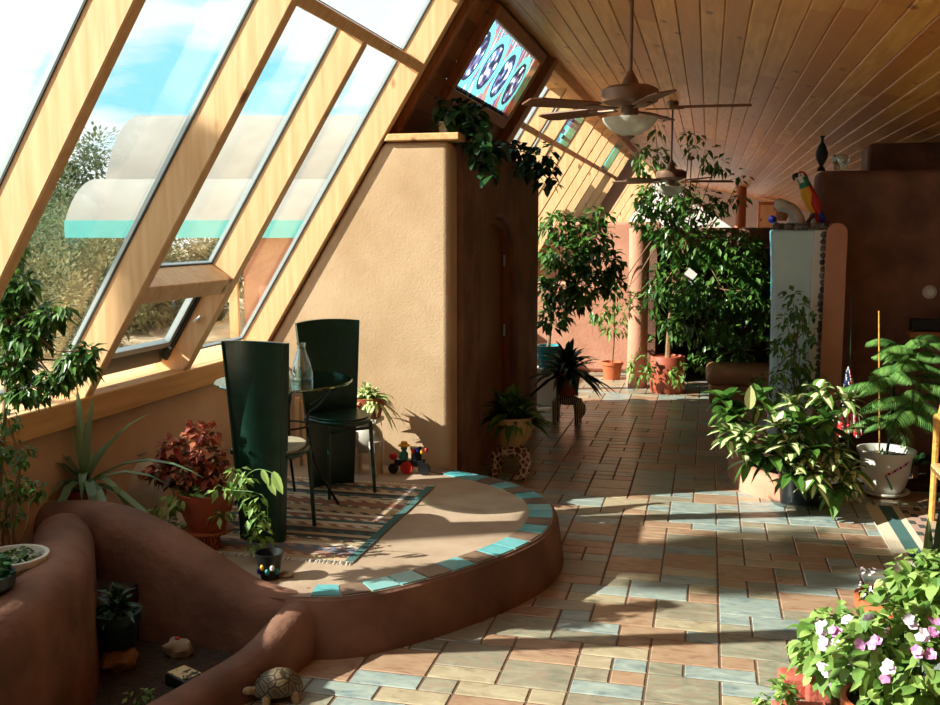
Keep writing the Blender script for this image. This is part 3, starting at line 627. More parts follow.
# chairs
def chair(label, loc, rz, pad='green', ws=1.0):
    t_ = thing('dining_chair', label, 'chair', (0, 0, 0), 'green dining chairs')
    mb = MB(); n = 12; H_ = 1.04; vs = []                        # tall curved back shell reaching the floor, facing +Y
    for layer, dy in ((0, 0), (1, .028)):
        for k in range(13):
            z = H_ * k / 12; hw = (.125 + .06 * (k / 12) ** 1.1) * ws
            for j in range(n + 1):
                u = -1 + 2 * j / n; zz = z + (-.012 * u * u if k == 12 else 0)
                vs.append(V((hw * u, -.03 * 0 + .055 * u * u * .9 + dy - .03 * (k / 12) ** 2 - .0, zz)))
    q = n + 1; L0 = 13 * q
    fs = [(k * q + j, k * q + j + 1, (k + 1) * q + j + 1, (k + 1) * q + j) for k in range(12) for j in range(n)]
    fs += [(L0 + k * q + j + 1, L0 + k * q + j, L0 + (k + 1) * q + j, L0 + (k + 1) * q + j + 1) for k in range(12) for j in range(n)]
    fs += [(12 * q + j, 12 * q + j + 1, L0 + 12 * q + j + 1, L0 + 12 * q + j) for j in range(n)] + [(j + 1, j, L0 + j, L0 + j + 1) for j in range(n)]
    for j in (0, n): fs += [(k * q + j, L0 + k * q + j, L0 + (k + 1) * q + j, (k + 1) * q + j) for k in range(12)]
    mb.add(vs, fs); back = mb.build('backrest', 'green', t_)
    mb = MB()
    for sx in (-1, 1):
        mb.tube([V((sx * ws * (.112 + .06 * (k / 12) ** 1.1), -.004 - .03 * (k / 12) ** 2 + .042, H_ * .985 * k / 12)) for k in range(13)], .006, 6)
    mb.build('piping', 'green', back)
    seat = MB(); pts = [(-.17, .05)] + [(-.20 * math.cos(R(a)), .10 + .32 * math.sin(R(a))) for a in range(0, 181, 15)] + [(.17, .05)]
    seat.prism(pts, .435, .462, lambda u, v_, a: V((u, v_, a))); seat.build('seat', 'green', t_, bevel=.008)
    pts2 = [(u * .93, .06 + (v_ - .06) * .95) for u, v_ in pts]
    MB().prism(pts2, .462, .474, lambda u, v_, a: V((u, v_, a))).build('seat_pad', pad, t_, bevel=.004)
    for sx in (-1, 1): MB().tube([(sx * .135, .33, .44), (sx * .15, .35, .0)], [.013, .011], 8).build('leg', 'green', t_)
    MB().tube([(-.13, .34, .40), (0, .40, .415), (.13, .34, .40)], .009, 6).build('seat_rail', 'green', t_)
    t_.location = loc; t_.rotation_euler = (0, 0, rz); return t_
c1 = chair('near green high-backed chair with its back to the camera, beside the red-leaved plant', (-2.20, 4.46, PH + .009), R(-4), 'seat')
c2 = chair('far green high-backed chair facing the table, nearest the tan wall', (-2.29, 5.66, PH + .009), R(180 + 46), 'green', 1.14)
# glass table
tb_ = thing('glass_table', 'round glass table on black iron legs between the green chairs', 'table', (-2.34, 5.14, PH + .008))
cx, cy = -2.34, 5.14; R0 = .39; zT = .99
MB().lathe([(R0 - .004, zT), (R0, zT + .004), (R0, zT + .010), (R0 - .004, zT + .014)], (cx, cy, 0), n=56).build('tabletop', 'tglass', tb_)
lg = MB()
for k in range(4):
    a = R(15 + 90 * k); u = V((math.cos(a), math.sin(a), 0)); c = V((cx, cy, 0))
    MB().tube(spline([c + u * .30 + V((0, 0, zT - .008)), c + u * .20 + V((0, 0, zT - .13)), c + u * .13 + V((0, 0, .78)), c + u * .17 + V((0, 0, .52)), c + u * .30 + V((0, 0, PH + .012))], 5), .0085, 6).build('leg', 'black', tb_)
    MB().tube(spline([c + u * .15 + V((0, 0, .86)), c + u * .26 + V((0, 0, .93)), c + u * .33 + V((0, 0, zT - .012))], 5), .006, 6).build('brace', 'black', tb_)
ring = lambda rr, z: [V((cx + rr * math.cos(R(a)), cy + rr * math.sin(R(a)), z)) for a in range(0, 361, 12)]
MB().tube(ring(.30, zT - .010), .007, 6, cap=False).build('top_ring', 'black', tb_)
MB().tube(ring(.135, .74), .006, 6, cap=False).build('lower_ring', 'black', tb_)
jp = at(302, 378, 5.2); jx, jy = jp.x, 5.2; z0 = zT + .0145
jt = thing('glass_jug', 'clear glass bottle-shaped jug standing on the glass table', 'jug', (jx, jy, z0))
pf = [(.001, .001), (.06, .001), (.064, .01), (.062, .04), (.048, .10), (.026, .165), (.022, .185), (.024, .20), (.028, .208)]
MB().lathe(pf + [(r - .003, z) for r, z in pf[::-1][:-2]] + [(.0, .006)], (jx, jy, z0), n=24).build('body', 'cglass', jt)
MB().tube([(jx + .05, jy - .02, z0 + .10), (jx + .065, jy - .025, z0 + .07), (jx + .064, jy - .025, z0 + .03)], .004, 6).build('handle', 'cglass', jt)
# slatted wooden stand in the corner behind the table
t_ = thing('wooden_rack', 'small light wooden slatted rack in the corner behind the glass table', 'rack', (-2.62, 6.1, PH))
for k in range(3): MB().box((-2.68 + .055 * k, 6.1, PH + .235), (.03, .03, .47)).build('slat', 'pinex', t_, smooth=False)
for z in (.05, .43): MB().box((-2.625, 6.125, PH + z), (.17, .02, .03)).build('rail', 'pinex', t_, smooth=False)
# ceiling fans
def fan(label, loc, rodtop, blade_rot):
    t_ = thing('ceiling_fan', label, 'fan', (0, 0, 0), 'ceiling fans hanging over the walkway')
    MB().lathe([(.001, rodtop + .0), (.065, rodtop - .0), (.06, rodtop - .04), (.02, rodtop - .07), (.001, rodtop - .07)][::-1]).build('canopy', 'bronze', t_)
    MB().tube([(0, 0, .13), (0, 0, rodtop - .06)], .011, 10).build('rod', 'bronze', t_)
    MB().lathe([(.001, -.03), (.10, -.035), (.155, -.01), (.162, .02), (.158, .055), (.12, .075), (.05, .085), (.035, .12), (.014, .16), (.001, .16)], n=36).build('motor', 'bronze', t_)
    for k in range(5):
        a = blade_rot + R(72 * k); q = Matrix.Rotation(a, 3, 'Z') @ Matrix.Rotation(R(10), 3, 'X')
        b = MB(); ol = [(.22, -.05), (.24, -.062), (.60, -.072), (.66, -.05), (.66, .05), (.60, .072), (.24, .062), (.22, .05)]
        b.prism(ol, -.048, -.040, lambda u, v_, a_: q @ V((u, v_, a_))); bl_ = b.build('blade', 'blade', t_, smooth=False)
        br = MB(); br.prism([(.09, -.015), (.18, -.018), (.26, -.04), (.30, 0), (.26, .04), (.18, .018), (.09, .015)], -.056, -.049, lambda u, v_, a_: q @ V((u, v_, a_))); br.build('bracket', 'bronze', bl_, smooth=False)
    MB().lathe([(.001, -.12), (.045, -.12), (.05, -.06), (.04, -.03), (.001, -.03)], n=24).build('light_fitter', 'bronze', t_)
    MB().lathe([(.001, -.205), (.06, -.19), (.115, -.16), (.148, -.122), (.155, -.10), (.148, -.10), (.11, -.15), (.001, -.19)], n=36).build('bowl', 'milk', t_)
    MB().lathe([(.001, -.235), (.008, -.22), (.03, -.205), (.032, -.19), (.001, -.19)], n=16).build('finial', 'bronze', t_)
    t_.location = loc; return t_
f1p = at(630, 100, 5.7); fan('nearest ceiling fan with bronze motor and marbled glass bowl', f1p, CZ(f1p.x) - f1p.z, yaw - R(12))
f2p = at(671, 177, 10.7); fan('second ceiling fan, hanging in front of the tall ficus', f2p, CZ(f2p.x) - f2p.z, yaw + R(2))
f3p = at(690, 203, 18.5); fan('farthest and smallest-looking ceiling fan, behind the ficus leaves', f3p, CZ(f3p.x) - f3p.z, yaw + R(20))
# ottoman
t_ = thing('ottoman', 'low brown leather ottoman on the tiles left of the blue wall', 'ottoman', (.45, 11.0, 0))
MB().box((.47, 11.0, .115), (.84, .7, .21)).build('base', 'sofa', t_, bevel=.03); MB().box((.46, 11.0, .30), (.90, .76, .17)).build('cushion', 'sofa', t_, bevel=.075, seg=5)
# log post on the alcove roof
px0 = at(740, 228, 25).x; o = MB(); o.tube([(px0, 25, 0), (px0, 25, CZ(px0))], .13, 16); tag(o.build('log_post', 'log'), 'round log post rising to the ceiling beyond the alcove', 'post')
cxx = at(768, 215, 28).x; t_ = thing('wooden_cabinet', 'orange wooden cabinet at the far end left of the parrot', 'cabinet', (cxx, 28.3, 0))
MB().box((cxx, 28.3, 1.32), (.50, .5, 2.64)).build('body', 'log', t_, smooth=False); MB().box((cxx, 28.03, 1.4), (.42, .03, 2.3)).build('door', 'pinex', t_, smooth=False)

# ================================================================ PLANTS
def pot(mb_, c, r0, r1, h, rim=.02, n=28): # tapered pot with hollow top
    return mb_.lathe([(.001, 0), (r0, 0), (r1 - .004, h - rim * 2), (r1 + .008, h - rim * 2), (r1 + .010, h), (r1 - .008, h), (r1 - .012, h - .03), (.001, h - .03)], c, n)
def soil(c, r, h, parent): MB().lathe([(.001, h - .025), (r - .012, h - .025), (r - .012, h - .045), (.001, h - .045)][::-1], c).build('soil', 'soil', parent)
def cloud(mb, c, rad, n, ll, lw, mi=0, hollow=.35, down=.3, seg=2, seed=0, mid=None, droop=.25, tw=None):
    r_ = random.Random(seed); c = V(c)
    for k in range(n):
        d = V((r_.gauss(0, 1), r_.gauss(0, 1), r_.gauss(0, 1))).normalized(); q = r_.uniform(hollow, 1) ** .6
        p = c + V((d.x * rad[0], d.y * rad[1], d.z * rad[2])) * q
        
        if p.x > -1.7 and p.z > CZ(p.x) - .12: continue
        dd = (d * .6 + V((r_.uniform(-1, 1), r_.uniform(-1, 1), r_.uniform(-1, .6) - down))).normalized()
        s_ = r_.uniform(.7, 1.2); mb.leaf(p, dd, ll * s_, lw * s_, mi=mi, t=r_.random() ** 1.3, droop=droop, seg=seg, mid=mid, up=V((r_.uniform(-.5, .5), r_.uniform(-.5, .5), 1)).normalized())
def branches(mb, base, tips, r0, seed=0, r1=.003):
    r_ = random.Random(seed); base = V(base)
    for t_ in tips:
        t_ = V(t_); m1 = base.lerp(t_, .35) + V((r_.uniform(-.03, .03), r_.uniform(-.03, .03), .08 * (t_ - base).length)); m2 = base.lerp(t_, .7) + V((r_.uniform(-.03, .03),) * 3)
        mb.tube(spline([base, m1, m2, t_], 4), [r0 + (r1 - r0) * k / 12 for k in range(13)], 5)
def ficus(name, label, base, rpot, hpot, clusters, trunk_pts, mat_='leaf', ll=.09, lw=.042, dens=1.0, potmat='terra', seed=1, cat='ficus tree', square=False, tr=.02, potz=0):
    t_ = thing(name, label, cat, base); b = V(base)
    if rpot:
        o = MB()
        if square: o.lathe([(.001, 0), (rpot * .9, 0), (rpot * .97, .03), (rpot, hpot * .5), (rpot * .98, hpot - .01), (rpot * .94, hpot), (rpot * .88, hpot - .02), (.001, hpot - .04)], b, 32); o.build('pot', potmat, t_)
        else: pot(o, b, rpot * .8, rpot, hpot); o.build('pot', potmat, t_); soil(b, rpot, hpot, t_)
    o = MB(); P_ = spline([b + V((0, 0, hpot - .03 if rpot else 0))] + trunk_pts, 5); k = len(P_)
    o.tube(P_, [tr * (1 - .6 * i / (k - 1)) for i in range(k)], 7)
    for i, c in enumerate(clusters):
        s_ = P_[min(k - 1, int(k * (.45 + .5 * (i % 5) / 5)))]; branches(o, s_, [V(c[0])], tr * .35, seed + i)
    o.build('trunk', 'bark', t_)
    o = MB()
    for i, (c, rad, n_) in enumerate(clusters): cloud(o, c, rad, int(n_ * dens), ll, lw, seed=seed * 100 + i)
    o.build('foliage', mat_, t_, smooth=False); return t_
def cl(px, py, Y, rx, rz, n, ry=None):
    p = at(px, py, Y); return (p, (rx * Y / 980, ry if ry else rx * Y / 980 * .8, rz * Y / 980), n)
# big ficus behind
fb = V((at(667, 392, 11.45).x, 11.45, 0))
C_ = [cl(655, 125, 11.4, 12, 14, 30), cl(690, 140, 11.2, 14, 10, 26), cl(650, 160, 11.5, 20, 16, 120), cl(665, 195, 11.5, 34, 20, 300), cl(700, 205, 11.2, 30, 16, 170), cl(715, 165, 11, 14, 10, 36), cl(657, 222, 11.4, 24, 18, 220), cl(690, 240, 11.3, 34, 22, 340), cl(735, 250, 11.2, 34, 20, 300),
      cl(720, 285, 11.2, 44, 26, 420), cl(755, 290, 11.1, 22, 30, 200), cl(675, 280, 11.3, 28, 26, 260), cl(652, 300, 11.3, 12, 18, 40), cl(700, 320, 11.3, 40, 22, 300), cl(740, 325, 11.2, 30, 20, 180), cl(672, 330, 11.5, 18, 16, 80), cl(720, 355, 11.6, 34, 18, 180), cl(733, 200, 11.1, 14, 10, 30), cl(620, 295, 11.6, 16, 12, 50), cl(600, 312, 11.8, 12, 8, 24), cl(742, 175, 11.0, 10, 8, 12), cl(705, 150, 11.0, 20, 7, 14)]
ficus('weeping_fig', 'large weeping fig filling the alcove opening, in a straight-sided terracotta pot by the column', fb, .20, .42, C_, [fb + V((.02, 0, .9)), fb + V((.1, 0, 1.5)), fb + V((.05, 0, 2.3))], seed=3, square=True, potmat='terra_d', ll=.10, lw=.05, tr=.035)
o = MB(); cloud(o, at(640, 368, 11.2), (.16, .12, .2), 60, .09, .05, seed=5); cloud(o, at(677, 372, 11.15), (.12, .06, .16), 40, .08, .05, seed=6); tag(o.build('trailing_ivy', 'leafb', smooth=False), 'trailing green ivy hanging over the straight-sided terracotta fig pot', 'ivy')
o = MB(); p = at(690, 275, 10.7); o.box(p, (.11, .01, .11), mtx=Matrix.Rotation(R(38), 3, 'Y')); tag(o.build('white_card', 'cwhite', smooth=False), 'small white square card hanging among the weeping fig leaves', 'card')
# left tree behind the partition
lp = V((-1.55, 11.2, .0)); p_ = thing('glazed_pot_stand', 'white box pedestal under the turquoise pot', 'pedestal', (at(548, 400, 10.3).x, 10.3, 0))
px_ = at(548, 400, 10.3).x; MB().box((px_, 10.3, .19), (.22, .24, .38)).build('plinth', 'white_c', p_, bevel=.01); MB().box((px_, 10.3, .39), (.26, .28, .02)).build('top_board', 'white_c', p_, smooth=False)
C_ = [cl(560, 225, 10.4, 22, 16, 110), cl(590, 235, 10.4, 24, 18, 150), cl(565, 255, 10.3, 24, 18, 170), cl(600, 262, 10.3, 24, 18, 160), cl(556, 285, 10.2, 18, 20, 130), cl(585, 285, 10.2, 22, 16, 120), cl(612, 282, 10.3, 14, 14, 50), cl(555, 315, 10.2, 16, 16, 90), cl(575, 300, 10.1, 14, 12, 50), cl(598, 215, 10.5, 14, 8, 30)]
b_ = V((px_, 10.3, .40)); ficus('rubber_tree', 'dark leafy fig tree in a turquoise pot beyond the partition', b_, .13, .24, C_, [b_ + V((.03, 0, .5)), b_ + V((.1, 0, 1.0)), b_ + V((.2, 0, 1.4))], potmat='turqpot', seed=9, ll=.10, lw=.06, dens=1.3)
o = MB(); cloud(o, at(615, 320, 12.3), (.28, .2, .2), 120, .1, .05, seed=15)
p = V((at(612, 370, 12.3).x, 12.3, 0)); t_ = thing('slender_fig', 'slender sunlit young fig between the dark tree and the pink column', 'fig tree', p)
o.build('foliage', 'leafb', t_, smooth=False); MB().tube(spline([p + V((0, 0, .2)), p + V((.02, 0, .6)), p + V((0, 0, 1.0))], 4), .012, 6).build('trunk', 'bark', t_); pot(MB(), p, .1, .13, .22).build('pot', 'terra', t_)
# straplike rosette
def rosette(mb, c, n, l, w_, el=(10, 75), droop=.6, seed=0, mi=0, mid=None, seg=4, fold=.35, xmin=-9):
    r_ = random.Random(seed)
    for k in range(n):
        a = k * 2.399 + r_.uniform(-.2, .2); e_ = R(r_.uniform(*el)); d = V((math.cos(a) * math.cos(e_), math.sin(a) * math.cos(e_), math.sin(e_))); s_ = r_.uniform(.75, 1.15)
        if c[0] + d.x * l * s_ < xmin: d.x = max(d.x, (xmin - c[0]) / (l * s_)) 
        mb.leaf(V(c) + V((r_.uniform(-.02, .02), r_.uniform(-.02, .02), 0)), d, l * s_, w_ * s_, droop=droop * r_.uniform(.6, 1.3), mi=mi, mid=mid, seg=seg, fold=fold, t=r_.random())
# basket plant on giraffe stand
def stand_body(t_, c, w_, h, mname, legs=((-.10, -.08), (.10, -.08), (-.10, .08), (.10, .08))):
    c = V(c); b = MB(); b.ell(c + V((0, 0, h - .05)), (w_, w_ * .62, .05), n=20, k=8)
    for lx, ly in legs: b.tube([c + V((lx, ly, h - .05)), c + V((lx * 1.05, ly * 1.05, h * .45)), c + V((lx * 1.08, ly * 1.08, .02)), c + V((lx * 1.08, ly * 1.08, 0))], [.036, .026, .024, .028], 10)
    b.build('body', mname, t_)
g0 = V((-1.42, 7.15, 0)); g0.x = at(511, 470, 7.15).x
t_ = thing('giraffe_plant_stand', 'spotted giraffe plant stand carrying the wicker basket', 'plant stand', g0); stand_body(t_, g0, .125, .25, 'giraffe')
MB().tube(spline([g0 + V((.10, -.09, .20)), g0 + V((.15, -.10, .14)), g0 + V((.12, -.11, .07)), g0 + V((.06, -.12, .02)), g0 + V((.14, -.13, .05))], 5), [.024] * 12 + [.018] * 9, 8).build('neck', 'giraffe', t_)
t_ = thing('basket_planter', 'wicker basket of glossy dark leaves on the giraffe stand', 'potted plant', g0 + V((0, 0, .25)))
b0 = g0 + V((0, 0, .252)); o = MB(); o.lathe([(.001, 0), (.11, 0), (.145, .06), (.165, .15), (.172, .20), (.180, .205), (.175, .215), (.160, .21), (.150, .17), (.001, .17)], b0, 32); o.build('basket', 'wicker', t_); MB().tube([b0 + V((.172 * math.cos(R(a)), .172 * math.sin(R(a)), .21)) for a in range(0, 361, 12)], .009, 6, cap=False).build('rim', 'wicker', t_)
o = MB(); rosette(o, b0 + V((0, 0, .18)), 120, .34, .07, (5, 75), .5, 31, xmin=-1.57); rosette(o, b0 + V((-.02, 0, .20)), 60, .34, .065, (45, 85), .4, 32, xmin=-1.57); o.build('foliage', 'leaf', t_, smooth=False)
# zebra stand
z0_ = V((at(567, 420, 9.3).x, 9.3, 0)); t_ = thing('zebra_plant_stand', 'striped zebra plant stand on the tiles beyond the basket plant', 'plant stand', z0_); stand_body(t_, z0_, .13, .28, 'zebra')
MB().tube(spline([z0_ + V((.10, -.06, .24)), z0_ + V((.145, -.08, .16)), z0_ + V((.12, -.10, .08))], 5), [.045, .045, .04, .045, .05, .05, .048, .044, .04, .036, .03], 10).build('head', 'zebra', t_)
t_ = thing('zebra_stand_plant', 'dark spiky-leaved plant in a brown pot on the zebra stand', 'potted plant', z0_ + V((0, 0, .28))); b0 = z0_ + V((0, 0, .282)); o = MB(); pot(o, b0, .10, .125, .22); o.build('pot', 'terra_d', t_); soil(b0, .125, .22, t_)
o = MB(); rosette(o, b0 + V((0, 0, .20)), 80, .46, .065, (-5, 80), .5, 41, xmin=-1.57); rosette(o, b0 + V((0, 0, .3)), 26, .34, .055, (20, 80), .4, 42); o.build('foliage', 'leafd', t_, smooth=False)
# elephant stand + plant
e0 = V((at(366, 470, 6.0).x, 6.0, PH)); t_ = thing('elephant_plant_stand', 'grey ceramic elephant plant stand by the tan wall', 'plant stand', e0)
b = MB(); b.ell(e0 + V((.0, 0, .17)), (.115, .075, .075), n=20, k=10)
for lx, ly in ((-.07, -.04), (.07, -.04), (-.07, .04), (.07, .04)): b.tube([e0 + V((lx, ly, .16)), e0 + V((lx, ly, .03)), e0 + V((lx, ly, 0))], [.04, .03, .034], 10)
b.build('body', 'grey_c', t_)
hd = MB(); hd.ell(e0 + V((-.12, -.03, .18)), (.055, .05, .06)); hd.tube(spline([e0 + V((-.155, -.05, .18)), e0 + V((-.185, -.06, .11)), e0 + V((-.18, -.07, .05)), e0 + V((-.15, -.08, .04))], 4), [.026] * 4 + [.020] * 5 + [.014] * 4, 8); hh = hd.build('head', 'grey_c', t_)
for sy in (-1, 1): MB().ell(e0 + V((-.085, -.03 + sy * .055, .18)), (.035, .010, .05)).build('ear', 'grey_c', t_)
for sy in (-1, 1): MB().tube([e0 + V((-.155, -.045 + sy * .022, .16)), e0 + V((-.19, -.06 + sy * .026, .12))], [.008, .002], 6).build('tusk', 'white_c', t_)
MB().box(e0 + V((0, 0, .255)), (.20, .16, .022)).build('saddle', 'grey_c', t_, bevel=.006)
t_.scale = (1.05, 1.0, 1.42)
t_ = thing('variegated_plant', 'green and cream trailing plant in a brown bowl on the elephant stand', 'potted plant', e0 + V((.0, 0, .382))); b0 = e0 + V((.02, 0, .383)); pot(MB(), b0, .08, .115, .13).build('pot', 'terra_d', t_)
o = MB(); rosette(o, b0 + V((0, 0, .12)), 90, .18, .034, (5, 80), .6, 51, mi=0, mid=1); rosette(o, b0 + V((.06, -.03, .10)), 36, .19, .03, (-10, 60), .8, 52, mi=0, mid=1); o.build('foliage', ['leafb', 'cream'], t_, smooth=False)
# toy figurine
q0 = V((at(410, 470, 6.08).x, 6.08, PH)); t_ = thing('toy_rider', 'dark painted rider figurine with yellow hat and red wheel by the tan wall', 'figurine', q0)
b = MB(); b.box(q0 + V((0, 0, .07)), (.20, .06, .04)); b.box(q0 + V((.04, 0, .12)), (.05, .05, .10)); b.tube([q0 + V((.07, 0, .08)), q0 + V((.07, 0, .18))], .012, 8); b.build('body', 'plastic', t_, bevel=.008)
for x_, r_w, mm in ((-.01, .042, 'red'), (.11, .04, 'plastic'), (-.10, .034, 'plastic')): MB().tube([q0 + V((x_, -.055, r_w)), q0 + V((x_, -.03, r_w))], r_w, 18).build('wheel', mm, t_)
rr = MB(); rr.tube([q0 + V((-.045, 0, .09)), q0 + V((-.04, 0, .13)), q0 + V((-.04, 0, .15))], [.03, .028, .012], 10); rr.ell(q0 + V((-.04, 0, .165)), (.022, .022, .024)); rd = rr.build('rider', 'teal', t_); MB().lathe([(.001, .0), (.04, 0), (.036, .01), (.024, .014), (.02, .03), (.001, .035)], q0 + V((-.04, 0, .178)), 16).build('hat', 'yellow', rd)
MB().ell(q0 + V((-.11, -.02, .11)), (.028, .028, .026)).build('ball', 'red', t_)
for k in range(4): MB().ell(q0 + V((.03 + .03 * k, -.02, .15 + .012 * (k % 2))), (.014, .014, .018), n=8, k=6).build('passenger', ['red', 'bluec', 'yellow', 'red'][k], t_)
# croton in black pot
c0 = fl(800, 503); c0.z = 0
t_ = thing('croton', 'bushy cream-variegated plant in a black pot beside the pink kerb', 'potted plant', c0)
pot(MB(), c0, .13, .155, .26).build('pot', 'plastic', t_); soil(c0, .155, .26, t_)
MB().lathe([(.001, 0), (.19, 0), (.215, .03), (.21, .035), (.185, .008), (.001, .008)], c0).build('saucer', 'cglass', t_)
st_ = MB(); o = MB(); r_ = random.Random(77)
heads = [(735, 415, 6.75), (746, 436, 6.6), (778, 428, 6.55), (808, 450, 6.5), (774, 448, 6.5), (835, 450, 6.6), (826, 420, 6.65), (850, 470, 6.7), (792, 405, 6.8), (760, 398, 6.9), (838, 482, 6.55), (815, 474, 6.45), (752, 454, 6.5), (730, 432, 6.65), (820, 392, 6.9), (800, 425, 6.6), (794, 466, 6.45), (845, 400, 6.9), (725, 400, 6.8), (790, 445, 6.45)]
for i, (a, b, y) in enumerate(heads):
    p = at(a, b, y); q = c0 + V((r_.uniform(-.06, .06), r_.uniform(-.06, .06), .22)); st_.tube(spline([q, q.lerp(p, .5) + V((0, 0, .05)), p], 4), [.008] * 9, 5)
    rosette(o, p, 13, .165, .082, (-15, 65), .4, 60 + i, mi=0, mid=1 if i % 3 else None)
    rosette(o, p - V((0, 0, .05)), 8, .16, .075, (-50, 15), .35, 160 + i, mi=0, mid=1 if i % 2 else None)
st_.build('stem', 'bark', t_); o.build('foliage', ['leaf', 'cream'], t_, smooth=False)
p = at(750, 397, 6.7); o = MB(); o.leaf(p - V((0, 0, .08)), V((0, -.2, 1)), .17, .075, up=V((0, -1, 0)), droop=0, seg=4); o.build('pale_leaf', 'cream', t_, smooth=False, label='single upright pale cream leaf')
# climbing fig against the blue wall
p = V((at(793, 440, 7.75).x, 7.75, .05)); C_ = [cl(793, 300, 7.7, 12, 14, 26), cl(786, 320, 7.7, 10, 8, 16), cl(805, 312, 7.7, 12, 14, 34), cl(800, 335, 7.7, 16, 12, 50), cl(780, 345, 7.7, 12, 12, 26), cl(797, 360, 7.7, 16, 12, 46), cl(782, 372, 7.7, 12, 10, 26), cl(808, 378, 7.7, 14, 14, 46), cl(795, 398, 7.7, 22, 14, 70), cl(768, 385, 7.7, 16, 10, 40)]
ficus('climbing_fig', 'thin-stemmed small-leaved fig in front of the blue wall', p, 0, 0, C_, [p + V((.01, 0, .4)), p + V((-.02, 0, .8)), p + V((.02, 0, 1.15))], seed=14, ll=.07, lw=.038, tr=.013, cat='fig plant')
# white ceramic pot with fern-leaved tree
w0 = fl(884, 494); w0.z = 0
t_ = thing('feathery_plant', 'feathery-leaved plant in a white ceramic pot with painted flowers', 'potted plant', w0)
o = MB(); o.lathe([(.001, .03), (.115, .03), (.14, .08), (.165, .18), (.172, .27), (.195, .31), (.198, .325), (.188, .325), (.165, .285), (.155, .25), (.001, .25)], w0, 36); po = o.build('pot', 'white_c', t_)
MB().lathe([(.001, 0), (.13, 0), (.165, .022), (.168, .036), (.155, .036), (.13, .02), (.001, .02)], w0, 32).build('saucer', 'white_c', t_); MB().lathe([(.001, .28), (.155, .28), (.155, .27), (.001, .27)][::-1], w0).build('soil', 'soil', t_)
o = MB(); r_ = random.Random(4)
def onpot(ang, z): r = .165 + (z - .18) * .07 + .003; a = R(ang); return w0 + V((r * math.cos(a), r * math.sin(a), z))
for k in range(9): o.ell(onpot(-95 + k * 6 + r_.uniform(-2, 2), .175 + k * .011), (.010, .006, .010), mi=k % 2, n=8, k=5)
for k in range(6): o.ell(onpot(-98 + k * 3, .17 - k * .018), (.006, .005, .012), mi=2, n=8, k=5)
o.build('painted_flowers', ['pink', 'redleaf', 'teal'], po)
st_ = MB(); top_ = w0 + V((.02, 0, .95)); st_.tube(spline([w0 + V((0, 0, .26)), w0 + V((.03, .02, .55)), top_], 6), .011, 6)
o = MB()
for i in range(38):
    zf = .50 + .60 * (i / 37); a = i * 2.399; ln = .42 * (1.05 - .40 * i / 37) * r_.uniform(.85, 1.15)
    b0 = w0 + V((.03, 0, zf)); d = V((math.cos(a), math.sin(a) * .8, .25 + .3 * i / 37)); prev = None
    if i % 3 != 2: b0 = b0 + V((.12, 0, 0)); 
    n_ = 15; P_ = [b0 + V((d.x * ln * u, d.y * ln * u, d.z * ln * u - .55 * ln * u * u)) for u in [q / n_ for q in range(n_ + 1)]]
    st_.tube(P_, .0028, 4)
    for q in range(2, n_ + 1):
        tg = (P_[q] - P_[q - 1]).normalized(); sd = tg.cross(V((0, 0, 1))).normalized(); wl = .105 * math.sin(math.pi * min(1, .12 + .85 * q / n_)) ** .7
        for sg_ in (-1, 1):
            for h in (0, .5):
                o.leaf(P_[q].lerp(P_[q - 1], h), sd * sg_ + tg * .45, wl, .0135, droop=.6, t=r_.random(), seg=2)
st_.build('stem', 'leafd', t_); o.build('foliage', 'fern', t_, smooth=False)
o = MB(); rosette(o, w0 + V((-.05, -.06, .27)), 12, .13, .02, (25, 80), .4, 88, seg=2); o.build('small_shoots', 'brom', t_, smooth=False)
st2 = MB(); p = at(879, 311, 7.2); q = w0 + V((-.04, .02, .28)); st2.tube([q, p], .006, 6); tag(st2.build('bamboo_stake', 'rattan'), 'pale bamboo stake standing in the white ceramic pot', 'stake')
# flag
p1 = at(852, 296, 7.5); p0 = V((p1.x + .03, 7.5, .05)); t_ = thing('flag', 'small furled American flag on a thin green pole between the two pots', 'flag', p0)
MB().tube(spline([p0, p0.lerp(p1, .5) + V((.0, 0, 0)), p1], 4), .0065, 6).build('pole', 'leafd', t_)
fm = MB(); nx, nz_ = 12, 22; ztop, zbot = at(848, 369, 7.42).z, at(848, 435, 7.42).z; xc = at(847, 400, 7.42).x
for pz in range(nz_):
    for px_i in range(nx):
        def fp(i, j):
            u = j / nz_; wd = .02 + .15 * u ** .8; x = xc + .0 + (i / nx - .5) * wd + .03 * u; return V((x, 7.42 + .018 * math.sin(i * 1.7 + u * 2), ztop + (zbot - ztop) * u - .02 * math.sin(i * .8)))
        c = 2 if pz < nz_ * .52 and px_i < 8 else (0 if ((px_i + pz // 3) // 2) % 2 else 1)
        if c == 2 and (px_i * 3 + pz * 2) % 5 == 0: c = 1
        fm.add([fp(px_i, pz), fp(px_i + 1, pz), fp(px_i + 1, pz + 1), fp(px_i, pz + 1)], [(0, 1, 2, 3)], c)
fo = fm.build('flag_cloth', ['red', 'cwhite', mat('flag_blue', srgb(34, 48, 96), rough=.9)], t_)
so_ = fo.modifiers.new('solid', 'SOLIDIFY'); so_.thickness = .004
